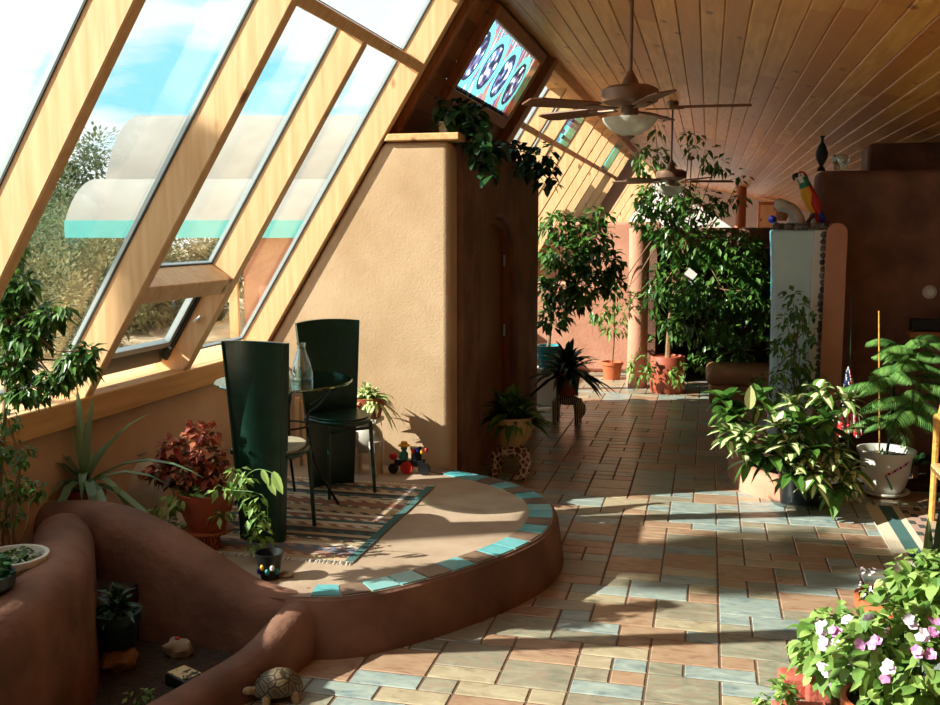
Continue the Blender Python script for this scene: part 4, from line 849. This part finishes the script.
# clown figurine under the croton
p0 = fl(849, 500); p0.z = .0; t_ = thing('clown_figurine', 'small red and white seated figurine on the floor under the variegated plant', 'figurine', p0)
b = MB(); b.tube([p0 + V((0, 0, .0)), p0 + V((0, 0, .05)), p0 + V((0, 0, .10)), p0 + V((0, 0, .125))], [.04, .045, .035, .012], 12); b.tube([p0 + V((-.03, -.02, .03)), p0 + V((-.06, -.05, .02)), p0 + V((-.07, -.05, .0))], .016, 8); b.tube([p0 + V((.03, -.02, .03)), p0 + V((.055, -.05, .02)), p0 + V((.065, -.05, 0))], .016, 8); b.build('body', 'white_c', t_)
MB().ell(p0 + V((0, 0, .15)), (.028, .028, .03)).build('head', 'cwhite', t_); MB().lathe([(.036, .0), (.03, .02), (.001, .055)], p0 + V((0, 0, .165)), 14).build('hat', 'red', t_); MB().lathe([(.03, 0), (.055, .008), (.03, .018)], p0 + V((0, 0, .105)), 16).build('collar', 'red', t_)
# second feathery leaf plant by rattan chair
p0 = V((at(915, 478, 7.6).x, 7.6, .05)); t_ = thing('broad_leaf_plant', 'few broad green leaves low behind the white pot', 'plant', p0); o = MB(); rosette(o, p0 + V((0, 0, .10)), 9, .18, .09, (20, 70), .5, 99); o.build('foliage', 'leafd', t_, smooth=False); MB().tube([p0, p0 + V((0, 0, .12))], .02, 6).build('stem', 'bark', t_)
# rattan chair, only its arched edge inside the frame
ch = V((1.70, 6.35, 0)); t_ = thing('rattan_chair', 'rattan armchair whose arched side enters at the right edge', 'chair', ch)
for sx in (-1, 1):
    MB().tube(spline([ch + V((sx * .30, -.28, .0)), ch + V((sx * .31, -.28, .40)), ch + V((sx * .31, -.20, .70)), ch + V((sx * .30, .12, .71)), ch + V((sx * .26, .28, .55)), ch + V((sx * .26, .28, .0))], 6), .02, 8).build('side_hoop', 'rattan', t_)
MB().tube(spline([ch + V((-.26, .28, .5)), ch + V((-.20, .34, .80)), ch + V((0, .36, .90)), ch + V((.20, .34, .80)), ch + V((.26, .28, .5))], 6), .018, 8).build('back_hoop', 'rattan', t_)
MB().box(ch + V((0, 0, .36)), (.58, .54, .06)).build('seat', 'wicker', t_, bevel=.02)
for k in range(5): MB().tube([ch + V((-.18 + .09 * k, .29, .38)), ch + V((-.16 + .08 * k, .345, .82 + .02 * (2 - abs(k - 2))))], .007, 6).build('back_spindle', 'rattan', t_)
# foreground right plants
t_ = thing('terracotta_pot', 'terracotta pot on the tiles behind the pink and white flowers', 'pot', (0, 0, 0)); b0 = V((.80, 4.58, 0)); b0 = V((at(890, 600, 4.5).x, 4.5, 0)); t_.location = b0
o = MB(); pot(o, b0, .10, .14, .24, rim=.025); o.build('body', 'terra', t_); soil(b0, .14, .24, t_)
p_ = thing('trailing_vine', 'small-leaved trailing plant in the terracotta pot behind the flowers', 'plant', b0 + V((0, 0, .24))); o = MB()
cloud(o, b0 + V((.10, -.05, .28)), (.14, .1, .07), 130, .05, .045, seed=71); cloud(o, b0 + V((-.09, -.10, .22)), (.06, .05, .10), 40, .035, .025, seed=72); cloud(o, b0 + V((-.10, -.02, .30)), (.04, .03, .10), 26, .02, .02, seed=73, mi=1); o.build('foliage', ['leafb', 'whitep'], p_, smooth=False)
def flowers(name, lab, c, rad, nleaf, nfl, cols, seed, potc=None, pr=.14, grp=None):
    r_ = random.Random(seed); t_ = thing(name, lab, 'flowering plant', V((c.x, c.y, 0)) if not potc else potc)
    if potc:
        o = MB(); pot(o, potc, pr * .8, pr, pr * 1.5, rim=.022); o.build('pot', 'terra', t_); soil(potc, pr, pr * 1.5, t_)
    o = MB(); cloud(o, c, rad, nleaf, .055, .048, hollow=.2, seed=seed, droop=.35, seg=4); 
    o.build('foliage', 'leafb', t_, smooth=False)
    s_ = MB()
    for k in range(18): e_ = c + V((r_.uniform(-.7, .7) * rad[0], r_.uniform(-.7, .7) * rad[1], r_.uniform(-.2, .6) * rad[2])); s_.tube([V((c.x + r_.uniform(-.05, .05), c.y, max(.1, c.z - rad[2]))), e_], .004, 4)
    s_.build('stem', 'leafb', t_)
    for k in range(nfl):
        d = V((r_.uniform(-1, .9), -r_.uniform(.1, 1), r_.uniform(-.2, 1))).normalized(); p = c + V((d.x * rad[0], d.y * rad[1], d.z * rad[2])) * 1.02; f_ = MB(); cm = r_.choice(cols)
        for q in range(3):
            pc = p + V((r_.uniform(-.014, .014), r_.uniform(-.01, .01), r_.uniform(-.014, .014))); ax = (d + V((r_.uniform(-.4, .4), 0, r_.uniform(-.3, .5)))).normalized(); u = ax.cross(V((0, 0, 1))).normalized(); v_ = ax.cross(u)
            for j in range(5): a = j * 1.2566; f_.leaf(pc, u * math.cos(a) + v_ * math.sin(a) + ax * .25, .020, .020, up=ax, droop=0, fold=-.1, seg=4, t=r_.random())
        f_.build('flower', cm, t_, smooth=False)
c = at(848, 648, 3.85); flowers('pink_impatiens', 'pink and white flowered plant spilling toward the tiles at lower right', c, V((.20, .22, .15)), 520, 20, ['pink', 'whitep', 'whitep'], 81)
c = at(915, 660, 3.55); flowers('geranium', 'round-leaved plant with violet-pink flowers in the lower right corner', c, V((.26, .24, .20)), 620, 24, ['pink', 'pink', 'whitep'], 82, potc=V((at(880, 700, 3.5).x + .03, 3.5, .0)), pr=.15)
c = at(935, 590, 4.05); flowers('leafy_geranium', 'taller pale green round-leaved plant at the right edge, without blooms', c, V((.20, .18, .17)), 420, 0, ['pink'], 83)
# snake plant
b0 = V((at(932, 600, 4.7).x, 4.7, 0)); t_ = thing('snake_plant', 'upright snake plant in an orange pot at the right edge', 'potted plant', b0); o = MB()
for a, b, y_, w_ in ((.0, .40, 0, .055), (.035, .46, -.02, .06), (.07, .36, .02, .05), (.10, .42, .0, .06)): o.leaf(b0 + V((a - .02, y_, .16)), V((a * .6 - .04, 0, 1)), b, w_, up=V((0, -1, 0)), droop=0, seg=6, fold=.3, t=.3)
o.build('foliage', pattern('snake_stripes', 'wave', [(0, srgb(52, 86, 50)), (.5, srgb(128, 150, 92))], 12, .4, stretch=(.3, .3, 1), distort=4), t_, smooth=False); pot(MB(), b0 + V((.02, 0, 0)), .08, .11, .18).build('pot', 'terra', t_)
# bricks
for i, (a, b, y_, sz, lb) in enumerate(((802, 700, 3.62, (.20, .10, .11), 'red brick nearest the camera at the bottom right'), (797, 676, 3.95, (.14, .10, .09), 'small red brick behind the nearest one, half under leaves'), (818, 678, 3.92, (.10, .10, .10), 'red brick end beside the small brick, under the pink flowers'))):
    p = at(a, b, y_); o = MB(); o.box((p.x, y_, sz[2] / 2 + .001), sz, R(6)); tag(o.build('brick', 'brick', bevel=.012, seg=2), lb, 'brick', 'bricks edging the flower pots')
o = MB(); cloud(o, at(786, 690, 3.58), (.045, .05, .035), 60, .035, .03, seed=91); cloud(o, at(764, 700, 3.55), (.025, .03, .03), 24, .03, .022, seed=92); tag(o.build('creeping_sprigs', 'leafb', smooth=False), 'pale green sprigs creeping over the nearest red brick', 'plant')
p = at(838, 690, 3.6); o = MB(); o.lathe([(.001, -.027), (.018, -.022), (.028, 0), (.022, .02), (.008, .025), (.001, .020)], p, 16); p = tag(o.build('green_fruit', mat('green_fruit', srgb(120, 160, 80), rough=.3)), 'round green fruit hanging beside the red bricks', 'fruit')
# ------------------------------------------------ left foreground
def shrub(name, lab, base, cls, mat_, ll, lw, seed, tr=.012, pot_=None, cat='shrub'):
    t_ = thing(name, lab, cat, base); b = V(base)
    if pot_: pot(MB(), b, pot_[0] * .8, pot_[0], pot_[1]).build('pot', pot_[2], t_); soil(b, pot_[0], pot_[1], t_)
    o = MB(); branches(o, b + V((0, 0, pot_[1] - .04 if pot_ else 0)), [c[0] for c in cls], tr, seed); o.build('trunk', 'bark', t_)
    o = MB()
    for i, (c, rad, n_) in enumerate(cls): cloud(o, c, rad, n_, ll, lw, seed=seed * 10 + i)
    o.build('foliage', mat_, t_, smooth=False); return t_
Y_ = 3.55
b0 = V((at(-12, 520, Y_).x, Y_, .281))
ficus('leafy_shrub', 'tall glossy-leaved shrub against the glass at the left edge', b0, 0, 0, [cl(12, 245, Y_, 16, 20, 110), cl(-5, 285, Y_, 26, 22, 180), cl(20, 285, Y_, 18, 18, 120), cl(8, 318, Y_, 24, 20, 200), cl(45, 315, Y_, 20, 12, 110), cl(64, 308, Y_, 9, 6, 22), cl(30, 338, Y_, 24, 14, 170), cl(77, 362, Y_, 20, 16, 170), cl(88, 350, Y_, 10, 8, 40), cl(55, 378, Y_, 20, 10, 120), cl(15, 362, Y_, 24, 16, 170), cl(25, 390, Y_, 26, 8, 110), cl(10, 230, Y_, 12, 6, 30)], [at(2, 440, Y_), at(8, 370, Y_), at(6, 290, Y_)], seed=61, ll=.062, lw=.028, tr=.016, cat='shrub')
Y_ = 3.35
shrub('fine_leaved_shrub', 'low fine-leaved shrub below the tall one at the left edge', V((at(10, 560, Y_).x, Y_, .30)), [cl(8, 420, Y_, 16, 14, 60), cl(-5, 450, Y_, 20, 16, 80), cl(22, 455, Y_, 16, 14, 60), cl(10, 485, Y_, 24, 16, 90), cl(32, 490, Y_, 14, 14, 50), cl(5, 515, Y_, 22, 12, 70)], 'leaf', .036, .018, 62, .008)
# bromeliad
b0 = at(86, 500, 4.13); b0.z = PH; t_ = thing('strap_leaved_plant', 'grey-green strap-leaved bromeliad behind the adobe planter wall', 'potted plant', b0)
hz = at(86, 488, 4.13).z; pot(MB(), b0, .07, .09, hz - PH).build('pot', 'terra_d', t_); soil(b0, .09, hz - PH, t_)
o = MB(); cc = V((b0.x, b0.y, hz + .01))
for a, e_, l_, dr in ((-80, 82, .42, .05), (-30, 80, .40, .1), (150, 78, .38, .15), (-10, 60, .56, .35), (185, 62, .46, .3), (200, 50, .60, .55), (165, 40, .62, .5), (-5, 38, .60, .55), (20, 30, .50, .8), (-20, 12, .50, .9), (-60, 45, .42, 1.3), (-100, 40, .44, 1.5), (-130, 45, .40, 1.4), (-50, 30, .45, 1.3), (60, 60, .35, .4), (100, 50, .35, .5), (190, 20, .40, .9), (-75, 65, .30, 1.0), (215, 60, .40, .7), (-20, 45, .36, 1.2)):
    d = RT * math.cos(R(a)) * math.cos(R(e_)) + FH * math.sin(R(a)) * math.cos(R(e_)) + V((0, 0, math.sin(R(e_)))); o.leaf(cc, d, l_ * 1.28, .046, droop=dr, seg=6, fold=.5, t=r_.random())
rosette(o, cc - V((0, 0, .02)), 30, .13, .016, (0, 60), .4, 93, seg=2); o.build('foliage', 'brom', t_, smooth=False)
# clay urn with knobs
p = at(133, 480, 4.75); b0 = V((p.x, 4.75, PH)); hz = at(133, 452, 4.75).z - PH; t_ = thing('clay_urn', 'pale round clay urn with small handles beside the red-leaved plant', 'urn', b0)
o = MB(); o.lathe([(.001, 0), (.09, 0), (.15, .06), (.17, hz * .45), (.14, hz * .75), (.075, hz * .88), (.07, hz * .96), (.085, hz), (.075, hz), (.06, hz * .92), (.001, hz * .9)], b0, 30); o.build('body', 'grey_c', t_)
for a in (200, 255, 310): d = RT * math.cos(R(a)) + FH * math.sin(R(a)); MB().ell(b0 + d * .145 + V((0, 0, hz * .72)), (.028, .028, .024)).build('handle', 'adobe2', t_)
# red leaved plant in terracotta bowl on woven stand
p = at(207, 520, 4.35); b0 = V((p.x, 4.35, PH)); h1 = at(207, 528, 4.35).z; h2 = at(207, 497, 4.25).z
t_ = thing('woven_stand', 'orange woven stand under the red-leaved plant', 'plant stand', b0); MB().lathe([(.075, 0), (.06, (h1 - PH) * .4), (.07, (h1 - PH) * .8), (.13, h1 - PH - .012), (.135, h1 - PH), (.001, h1 - PH)], b0, 28).build('body', pattern('woven', 'wave', [(0, srgb(120, 52, 24)), (.45, srgb(196, 104, 54))], 26, .6, distort=6), t_)
bb = V((b0.x, b0.y, h1 + .001)); t_ = thing('red_leaf_plant', 'red-leaved plant with trailing green ivy in a terracotta bowl behind the near chair', 'potted plant', bb)
hb = h2 - h1; MB().lathe([(.001, 0), (.09, 0), (.125, hb * .5), (.142, hb), (.13, hb), (.118, hb * .8), (.001, hb * .8)], bb, 30).build('pot', 'terra_d', t_)
o = MB()
for a, b, rx, rz_, n_ in ((172, 450, 16, 14, 60), (196, 432, 12, 12, 46), (160, 470, 16, 12, 60), (185, 470, 26, 20, 90), (210, 455, 18, 18, 80), (205, 432, 14, 8, 30), (215, 475, 16, 12, 50)):
    c, rd, _ = cl(a, b, 4.4, rx, rz_, 1); cloud(o, c, rd, n_, .05, .036, seed=int(a), down=0)
o.build('red_foliage', 'redleaf', t_, smooth=False)
o = MB()
for a, b, rx, rz_, n_ in ((172, 455, 14, 14, 50), (185, 475, 24, 18, 110), (208, 460, 18, 18, 70), (160, 475, 12, 10, 30)):
    c, rd, _ = cl(a, b, 4.42, rx, rz_, 1); cloud(o, c, rd, n_, .05, .036, seed=int(a) + 50, down=0)
o.build('brown_foliage', 'brown_leaf', t_, smooth=False)
o = MB(); 
for a, b, rx, rz_, n_ in ((190, 495, 24, 8, 50), (165, 508, 14, 10, 24), (228, 488, 18, 7, 34), (175, 530, 16, 12, 26), (222, 515, 14, 8, 20), (238, 470, 10, 5, 12)):
    c, rd, _ = cl(a, b, 4.28, rx, rz_, 1); cloud(o, c, rd, n_, .055, .03, seed=int(a) + 3)
o.build('ivy', 'leafb', t_, smooth=False)
o = MB(); 
for pts in ([(232, 490, 4.25), (255, 470, 4.22), (275, 474, 4.2)], [(240, 495, 4.25), (250, 520, 4.22), (245, 550, 4.2)], [(225, 490, 4.25), (262, 495, 4.2), (268, 520, 4.2)]): o.tube(spline([at(*q) for q in pts], 5), .0025, 4)
o.build('vine', 'leafb', t_)
o = MB(); 
for a, b, rx, rz_, n_ in ((248, 478, 10, 5, 12), (252, 500, 14, 10, 24), (258, 518, 14, 10, 24), (255, 540, 12, 14, 26), (262, 532, 12, 8, 16)):
    c, rd, _ = cl(a, b, 4.22, rx, rz_, 1); cloud(o, c, (rd[0], .03, rd[2]), n_, .045, .026, seed=int(a) + 9)
for q, l_ in (((273, 472), .10), ((268, 478), .08), ((262, 470), .07)): p = at(q[0], q[1], 4.2); o.leaf(p, V((.4, -.1, -.6)), l_, l_ * .5, up=V((0, -1, .2)), droop=.2, seg=4, t=.8)
o.build('trailing_leaf', 'leafb', t_, smooth=False)
# dark glazed pot at the planter corner
p = fl(270, 578, PH); b0 = V((p.x, p.y, PH)); t_ = thing('dark_glazed_pot', 'small dark painted glass pot at the near corner of the platform', 'pot', b0); b0 = V(b0)
MB().lathe([(.001, 0), (.040, 0), (.058, .09), (.068, .125), (.062, .125), (.05, .08), (.001, .06)], b0, 26).build('body', 'black', t_)
for k, cc_ in enumerate(['bluec', 'yellow', 'teal', 'cwhite', 'teal']): a = R(-130 + 26 * k); MB().ell(b0 + V((.052 * math.cos(a), .052 * math.sin(a), .045 + .02 * (k % 2))), (.012, .012, .016), n=8, k=6).build('painted_dot', cc_, t_)
p = fl(286, 577, PH); o = MB(); o.ell((p.x, p.y, PH + .012), (.035, .022, .014), rough=.4); tag(o.build('pebble', 'rock2'), 'pale pebble beside the small dark pot', 'stone')
# pots in the left planter
b0 = V((at(12, 560, 3.12).x, 3.12, .281)); hz = at(12, 555, 3.12).z - .281; t_ = thing('white_rimmed_pot', 'white pot of small green leaves inside the left adobe planter', 'potted plant', b0)
MB().lathe([(.001, 0), (.09, 0), (.118, hz - .03), (.132, hz - .025), (.134, hz), (.118, hz), (.108, hz - .05), (.001, hz - .05)], b0, 32).build('pot', 'white_c', t_); o = MB(); cloud(o, b0 + V((.02, 0, hz - .01)), (.09, .08, .035), 110, .035, .026, seed=101); o.build('foliage', 'leaf', t_, smooth=False)
b1 = V((at(-14, 590, 2.85).x, 2.85, .281)); t_ = thing('dark_planter_pot', 'dark blue-black pot in front of the white rimmed pot, cut by the left edge', 'potted plant', b1); h_ = at(-10, 575, 2.85).z - .281; pot(MB(), b1, .07, .09, h_).build('pot', 'dgreen', t_); o = MB(); cloud(o, b1 + V((0, 0, h_ + .03)), (.09, .08, .05), 70, .05, .035, seed=102); o.build('foliage', 'leafd', t_, smooth=False)
# pit: dark pot on yellow rock, stones, label block
q = fl(120, 668, .015); o = MB(); o.ell((q.x, q.y, .065), (.075, .06, .058), rough=.5, seed=3); tag(o.build('yellow_stone', 'rock'), 'rounded yellow stone under the dark green pot in the planter pit', 'stone')
b0 = V((q.x - .0, q.y + .03, .12)); b0 = V((q.x, q.y, .118)); t_ = thing('green_plastic_pot', 'dark green pot with a small leafy plant on the yellow stone', 'potted plant', b0); pot(MB(), b0, .065, .09, .15).build('pot', 'dgreen', t_); soil(b0, .09, .15, t_)
o = MB(); rosette(o, b0 + V((0, 0, .15)), 46, .13, .028, (5, 80), .5, 103, seg=2); rosette(o, b0 + V((0, 0, .20)), 20, .12, .026, (30, 80), .4, 104, seg=2); o.build('foliage', 'leafd', t_, smooth=False)
q = fl(178, 655, .015); o = MB(); o.ell((q.x, q.y, .05), (.062, .045, .042), rough=.5, seed=7); a = o.build('grey_stone', 'rock2'); tag(a, 'pale stone behind the labelled block in the planter pit', 'stone'); MB().ell((q.x, q.y, .092), (.012, .01, .006)).build('red_mark', 'red', a, label='small red mark on top')
q = fl(185, 685, .015); t_ = thing('label_block', 'dark block with a pale yellow mottled top lying in the planter pit', 'block', V((q.x, q.y, .015))); MB().box((q.x, q.y, .04), (.14, .10, .05), R(-25)).build('body', 'plastic', t_, bevel=.008)
MB().box((q.x, q.y, .0675), (.115, .08, .004), R(-25)).build('top_face', pattern('mottle', 'noise', [(0, srgb(60, 56, 50)), (.42, srgb(206, 186, 140))], 30, .7), t_, smooth=False)
q = fl(140, 700, .015); o = MB(); cloud(o, (q.x, q.y, .035), (.06, .05, .02), 40, .025, .018, seed=105); tag(o.build('ground_sprigs', 'leafb', smooth=False), 'tiny green sprigs growing from the pit soil at the bottom edge', 'plant')
# tortoise
q = fl(278, 698); q.z = 0; hd_ = (V((-.86, -.5, 0))).normalized(); t_ = thing('tortoise', 'small brown tortoise on the tiles against the adobe kerb', 'tortoise', q)
ax = (RT * .9 + FH * .35).normalized(); bx = V((-ax.y, ax.x, 0)); Q = Matrix((ax, bx, V((0, 0, 1)))).transposed()
b = MB(); T_ = lambda x, y, z: q + Q @ V((x, y, z))
b.ell(T_(0, 0, .045), (.085, .062, .028), q=Q)
b.tube([T_(-.06, 0, .045), T_(-.095, -.005, .05), T_(-.115, -.01, .055)], [.020, .017, .014], 10); b.ell(T_(-.118, -.01, .056), (.022, .017, .016), q=Q)
for lx, ly in ((-.055, -.055), (.055, -.055), (-.055, .055), (.055, .055)): b.tube([T_(lx * .8, ly * .7, .045), T_(lx, ly, .03), T_(lx * 1.08, ly * 1.15, .008), T_(lx * 1.1, ly * 1.18, 0)], [.020, .018, .016, .017], 8)
b.tube([T_(.08, 0, .035), T_(.105, 0, .025)], [.010, .003], 6); b.build('body', mat('tortoise_skin', srgb(142, 116, 84), srgb(172, 146, 110), scale=40, rough=.8), t_)
s_ = MB(); s_.lathe([(.001, .058), (.095, .032), (.102, .040), (.098, .055), (.085, .080), (.060, .105), (.030, .118), (.001, .121)], q, 26, sy=.76, q=Q)
s_.build('shell', pattern('scutes', 'cells', [(0, srgb(48, 40, 32)), (.07, srgb(112, 94, 68)), (.2, srgb(78, 66, 50))], 24, .5), t_)
for sy in (-1, 1): MB().ell(T_(-.130, -.01 + sy * .012, .062), (.003, .003, .003), n=6, k=5).build('eye', 'plastic', t_)
# ------------------------------------------------ on top of the walls
def pothos(name, lab, c, cls, seed, pt=None, mat_='leafd'):
    t_ = thing(name, lab, 'trailing plant', c); c = V(c)
    if pt: o = MB(); o.lathe([(.001, 0), (pt * .8 * 1.2, 0), (pt * 1.3, pt * 1.5), (pt * 1.36, pt * 1.55), (pt * 1.3, pt * 1.7), (pt * 1.15, pt * 1.7), (.001, pt * 1.4)], c, 4 if name.startswith('pothos') else 24, q=Matrix.Rotation(R(45), 3, 'Z')); o.build('pot', 'white_c' if seed == 1 else 'terra_d', t_, smooth=False)
    o = MB()
    for i, (cc, rd, n_) in enumerate(cls): cloud(o, cc, rd, n_, .075, .06, seed=seed * 20 + i, droop=.35, seg=4, hollow=.5)
    o.build('foliage', mat_, t_, smooth=False)
    v_ = MB(); 
    for i, (cc, rd, n_) in enumerate(cls): v_.tube(spline([c + V((0, 0, .09)), c.lerp(V(cc), .5) + V((0, 0, .06)), V(cc)], 4), .004, 4)
    v_.build('vine', 'leafd', t_)
a = at(447, 137, 6.45); pothos('pothos', 'leafy trailing plant in a square white pot on the tan wall cap', V((a.x, 6.45, 2.479)), [cl(452, 108, 6.45, 16, 12, 40), cl(470, 115, 6.45, 16, 14, 46), cl(446, 118, 6.4, 12, 8, 20), cl(478, 135, 6.4, 14, 14, 44), cl(482, 155, 6.35, 12, 12, 30), cl(488, 172, 6.35, 8, 10, 18), cl(494, 150, 6.5, 10, 10, 20)], 1, .055)
a = at(522, 165, 8.3); pothos('trailing_pothos', 'dark trailing plant spilling over the far corner of the partition top', V((at(518, 165, 8.3).x - .12, 8.3, 2.431)), [cl(515, 150, 8.3, 20, 10, 60), cl(540, 155, 8.3, 16, 12, 46), cl(500, 152, 8.2, 12, 10, 26), cl(530, 168, 8.2, 18, 8, 40), cl(548, 172, 8.3, 10, 8, 18), cl(553, 182, 8.3, 6, 6, 10), cl(541, 185, 8.25, 6, 6, 8)], 2, .08)
# parrot
p0 = at(806, 224, 8.05); p0 = V((at(807, 226, 8.12).x, 8.12, 1.91)); t_ = thing('parrot', 'red, yellow and green macaw figure perched on top of the blue wall', 'parrot', p0)
b = MB(); X_ = RT; Z_ = V((0, 0, 1)); pp = lambda x, z, y=0: p0 + X_ * x + Z_ * z + FH * y
prof_ = [(.10, -.02, .012), (.085, .03, .02), (.06, .09, .038), (.03, .16, .055), (.0, .22, .058), (-.025, .28, .048), (-.04, .32, .04), (-.055, .355, .042), (-.065, .385, .030), (-.068, .40, .008)]
pts = [pp(x, z) for x, z, _ in prof_]; n0 = len(b.f); b.tube(pts, [r for _, _, r in prof_], 14)
for fi in range(len(b.f)):
    c_ = sum((b.v[i] for i in b.f[fi]), V()) / len(b.f[fi]); z = c_.z - p0.z; xr = (c_ - p0).dot(X_)
    cx_ = -.04 if z > .3 else (.10 - z * .45 if z < .22 else -.02)
    b.m[fi] = 0 if z > .37 else (4 if (z > .325 and xr < -.05) else (3 if z > .27 else (1 if xr < cx_ + .01 and z > .08 else 0)))
b.build('body', ['red', 'yellow', 'bluec', mat('parrot_green', srgb(40, 120, 84), rough=.6), 'cwhite'], t_)
for sy in (-1, 1):
    o = MB(); o.ell(pp(.035, .17, sy * .05), (.035, .016, .11), q=Matrix.Rotation(R(-22), 3, 'Y'), n=12, k=8); wi = o.build('wing', 'parrot_red' if 'parrot_red' in M else 'red', t_); o = MB(); o.ell(pp(.075, .09, sy * .05), (.022, .014, .09), q=Matrix.Rotation(R(-28), 3, 'Y')); o.build('wing_feathers', 'bluec', wi)
o = MB(); o.tube(spline([pp(-.09, .37), pp(-.118, .36), pp(-.115, .325)], 4), [.022, .022, .02, .019, .017, .014, .010, .006, .002], 10); o.build('beak', 'plastic', t_)
for sy in (-1, 1): MB().ell(pp(-.078, .368, sy * .034), (.006, .006, .006), n=8, k=6).build('eye', 'plastic', t_)
o = MB(); 
for sy in (-1, 1): o.tube([pp(.05, .09, sy * .02), pp(.03, .045, sy * .02), pp(.0, .0, sy * .02)], [.012, .009, .012], 8)
o.build('feet', 'plastic', t_)
o = MB(); o.tube([pp(.07, .04), pp(.12, .01), pp(.14, .0)], [.018, .012, .004], 8); o.build('tail', 'bluec', t_)
# pottery beside the parrot
p0 = V((at(790, 226, 8.10).x, 8.10, 1.895)); t_ = thing('horn_vase', 'tan flared clay vase leaning left beside the parrot', 'vase', p0)
o = MB(); o.tube(spline([p0 + V((.05, 0, .0)), p0 + V((.045, 0, .06)), p0 + V((.01, 0, .12)), p0 + V((-.07, 0, .155)), p0 + V((-.12, 0, .15))], 4), [.07, .068, .064, .060, .056, .052, .05, .048, .046, .045, .046, .048, .05, .052, .05, .04, .02], 14); o.build('body', 'grey_c', t_)
p = at(771, 221, 8.1); o = MB(); o.ell((p.x + .01, 8.1, 1.94), (.032, .032, .032)); tag(o.build('blue_ball', 'bluec'), 'small cobalt blue glass ball at the left end of the blue wall top', 'ball')
p = at(782, 222, 8.2); o = MB(); o.lathe([(.001, 0), (.03, 0), (.045, .03), (.04, .06), (.02, .08), (.022, .09), (.001, .085)], (p.x, 8.2, 1.93), 20); tag(o.build('red_clay_jar', 'log'), 'tiny reddish clay jar between the blue ball and the tan vase', 'jar')
# on the dark room wall
p = at(821, 172, 8.5); o = MB(); o.lathe([(.001, 0), (.035, 0), (.03, .02), (.014, .04), (.045, .10), (.05, .14), (.03, .20), (.012, .23), (.012, .26), (.022, .28), (.001, .275)], (p.x, 8.5, 2.331), 22); tag(o.build('dark_vase', 'black'), 'slim dark vase standing on the brown room wall', 'vase')
p = at(840, 172, 8.5); o = MB(); o.lathe([(.001, 0), (.04, 0), (.05, .02), (.068, .07), (.07, .10), (.055, .13), (.05, .13), (.06, .10), (.058, .07), (.001, .02)], (p.x, 8.5, 2.331), 26); tag(o.build('glass_bowl', 'cglass'), 'round clear glass bowl on the brown room wall beside the dark vase', 'bowl')
p = at(930, 292, 8.38); t_ = thing('thermostat', 'round pale thermostat on the dark brown wall', 'thermostat', (p.x, 8.4, p.z)); qx = Matrix.Rotation(R(90), 3, 'X')
MB().lathe([(.001, 0), (.055, 0), (.052, .02), (.04, .028), (.001, .03)], (p.x, 8.398, p.z), 28, q=qx).build('body', 'grey_c', t_); MB().lathe([(.001, 0), (.03, 0), (.028, .008), (.001, .008)], (p.x, 8.369, p.z), 24, q=qx).build('dial', 'white_c', t_)
p = at(930, 334, 8.3); t_ = thing('wall_shelf', 'narrow tan shelf edge on the dark wall under the thermostat', 'shelf', (p.x, 8.32, p.z)); MB().box((p.x + .15, 8.3, p.z), (.62, .18, .04)).build('board', 'panel', t_, smooth=False); MB().box((p.x + .15, 8.33, p.z + .07), (.58, .12, .09)).build('back_box', 'plastic', t_, smooth=False)
# added unseen tree, stands in for whatever shades the middle of the floor
b0 = V((.35, 5.62, 0)) - SD * 13.5; base = V((b0.x, b0.y, -.6)); t_ = thing('added_shade_tree', 'added tree outside the glass, out of view, placed to shade the middle of the floor', 'tree', base)
MB().tube([base, base.lerp(b0, .5) + V((.1, 0, 0)), b0], [.12, .09, .04], 8).build('trunk', 'bark', t_); o = MB(); cloud(o, b0, (.5, .5, .45), 1000, .16, .09, hollow=.05, seed=201); o.build('foliage', OL[0], t_, smooth=False)
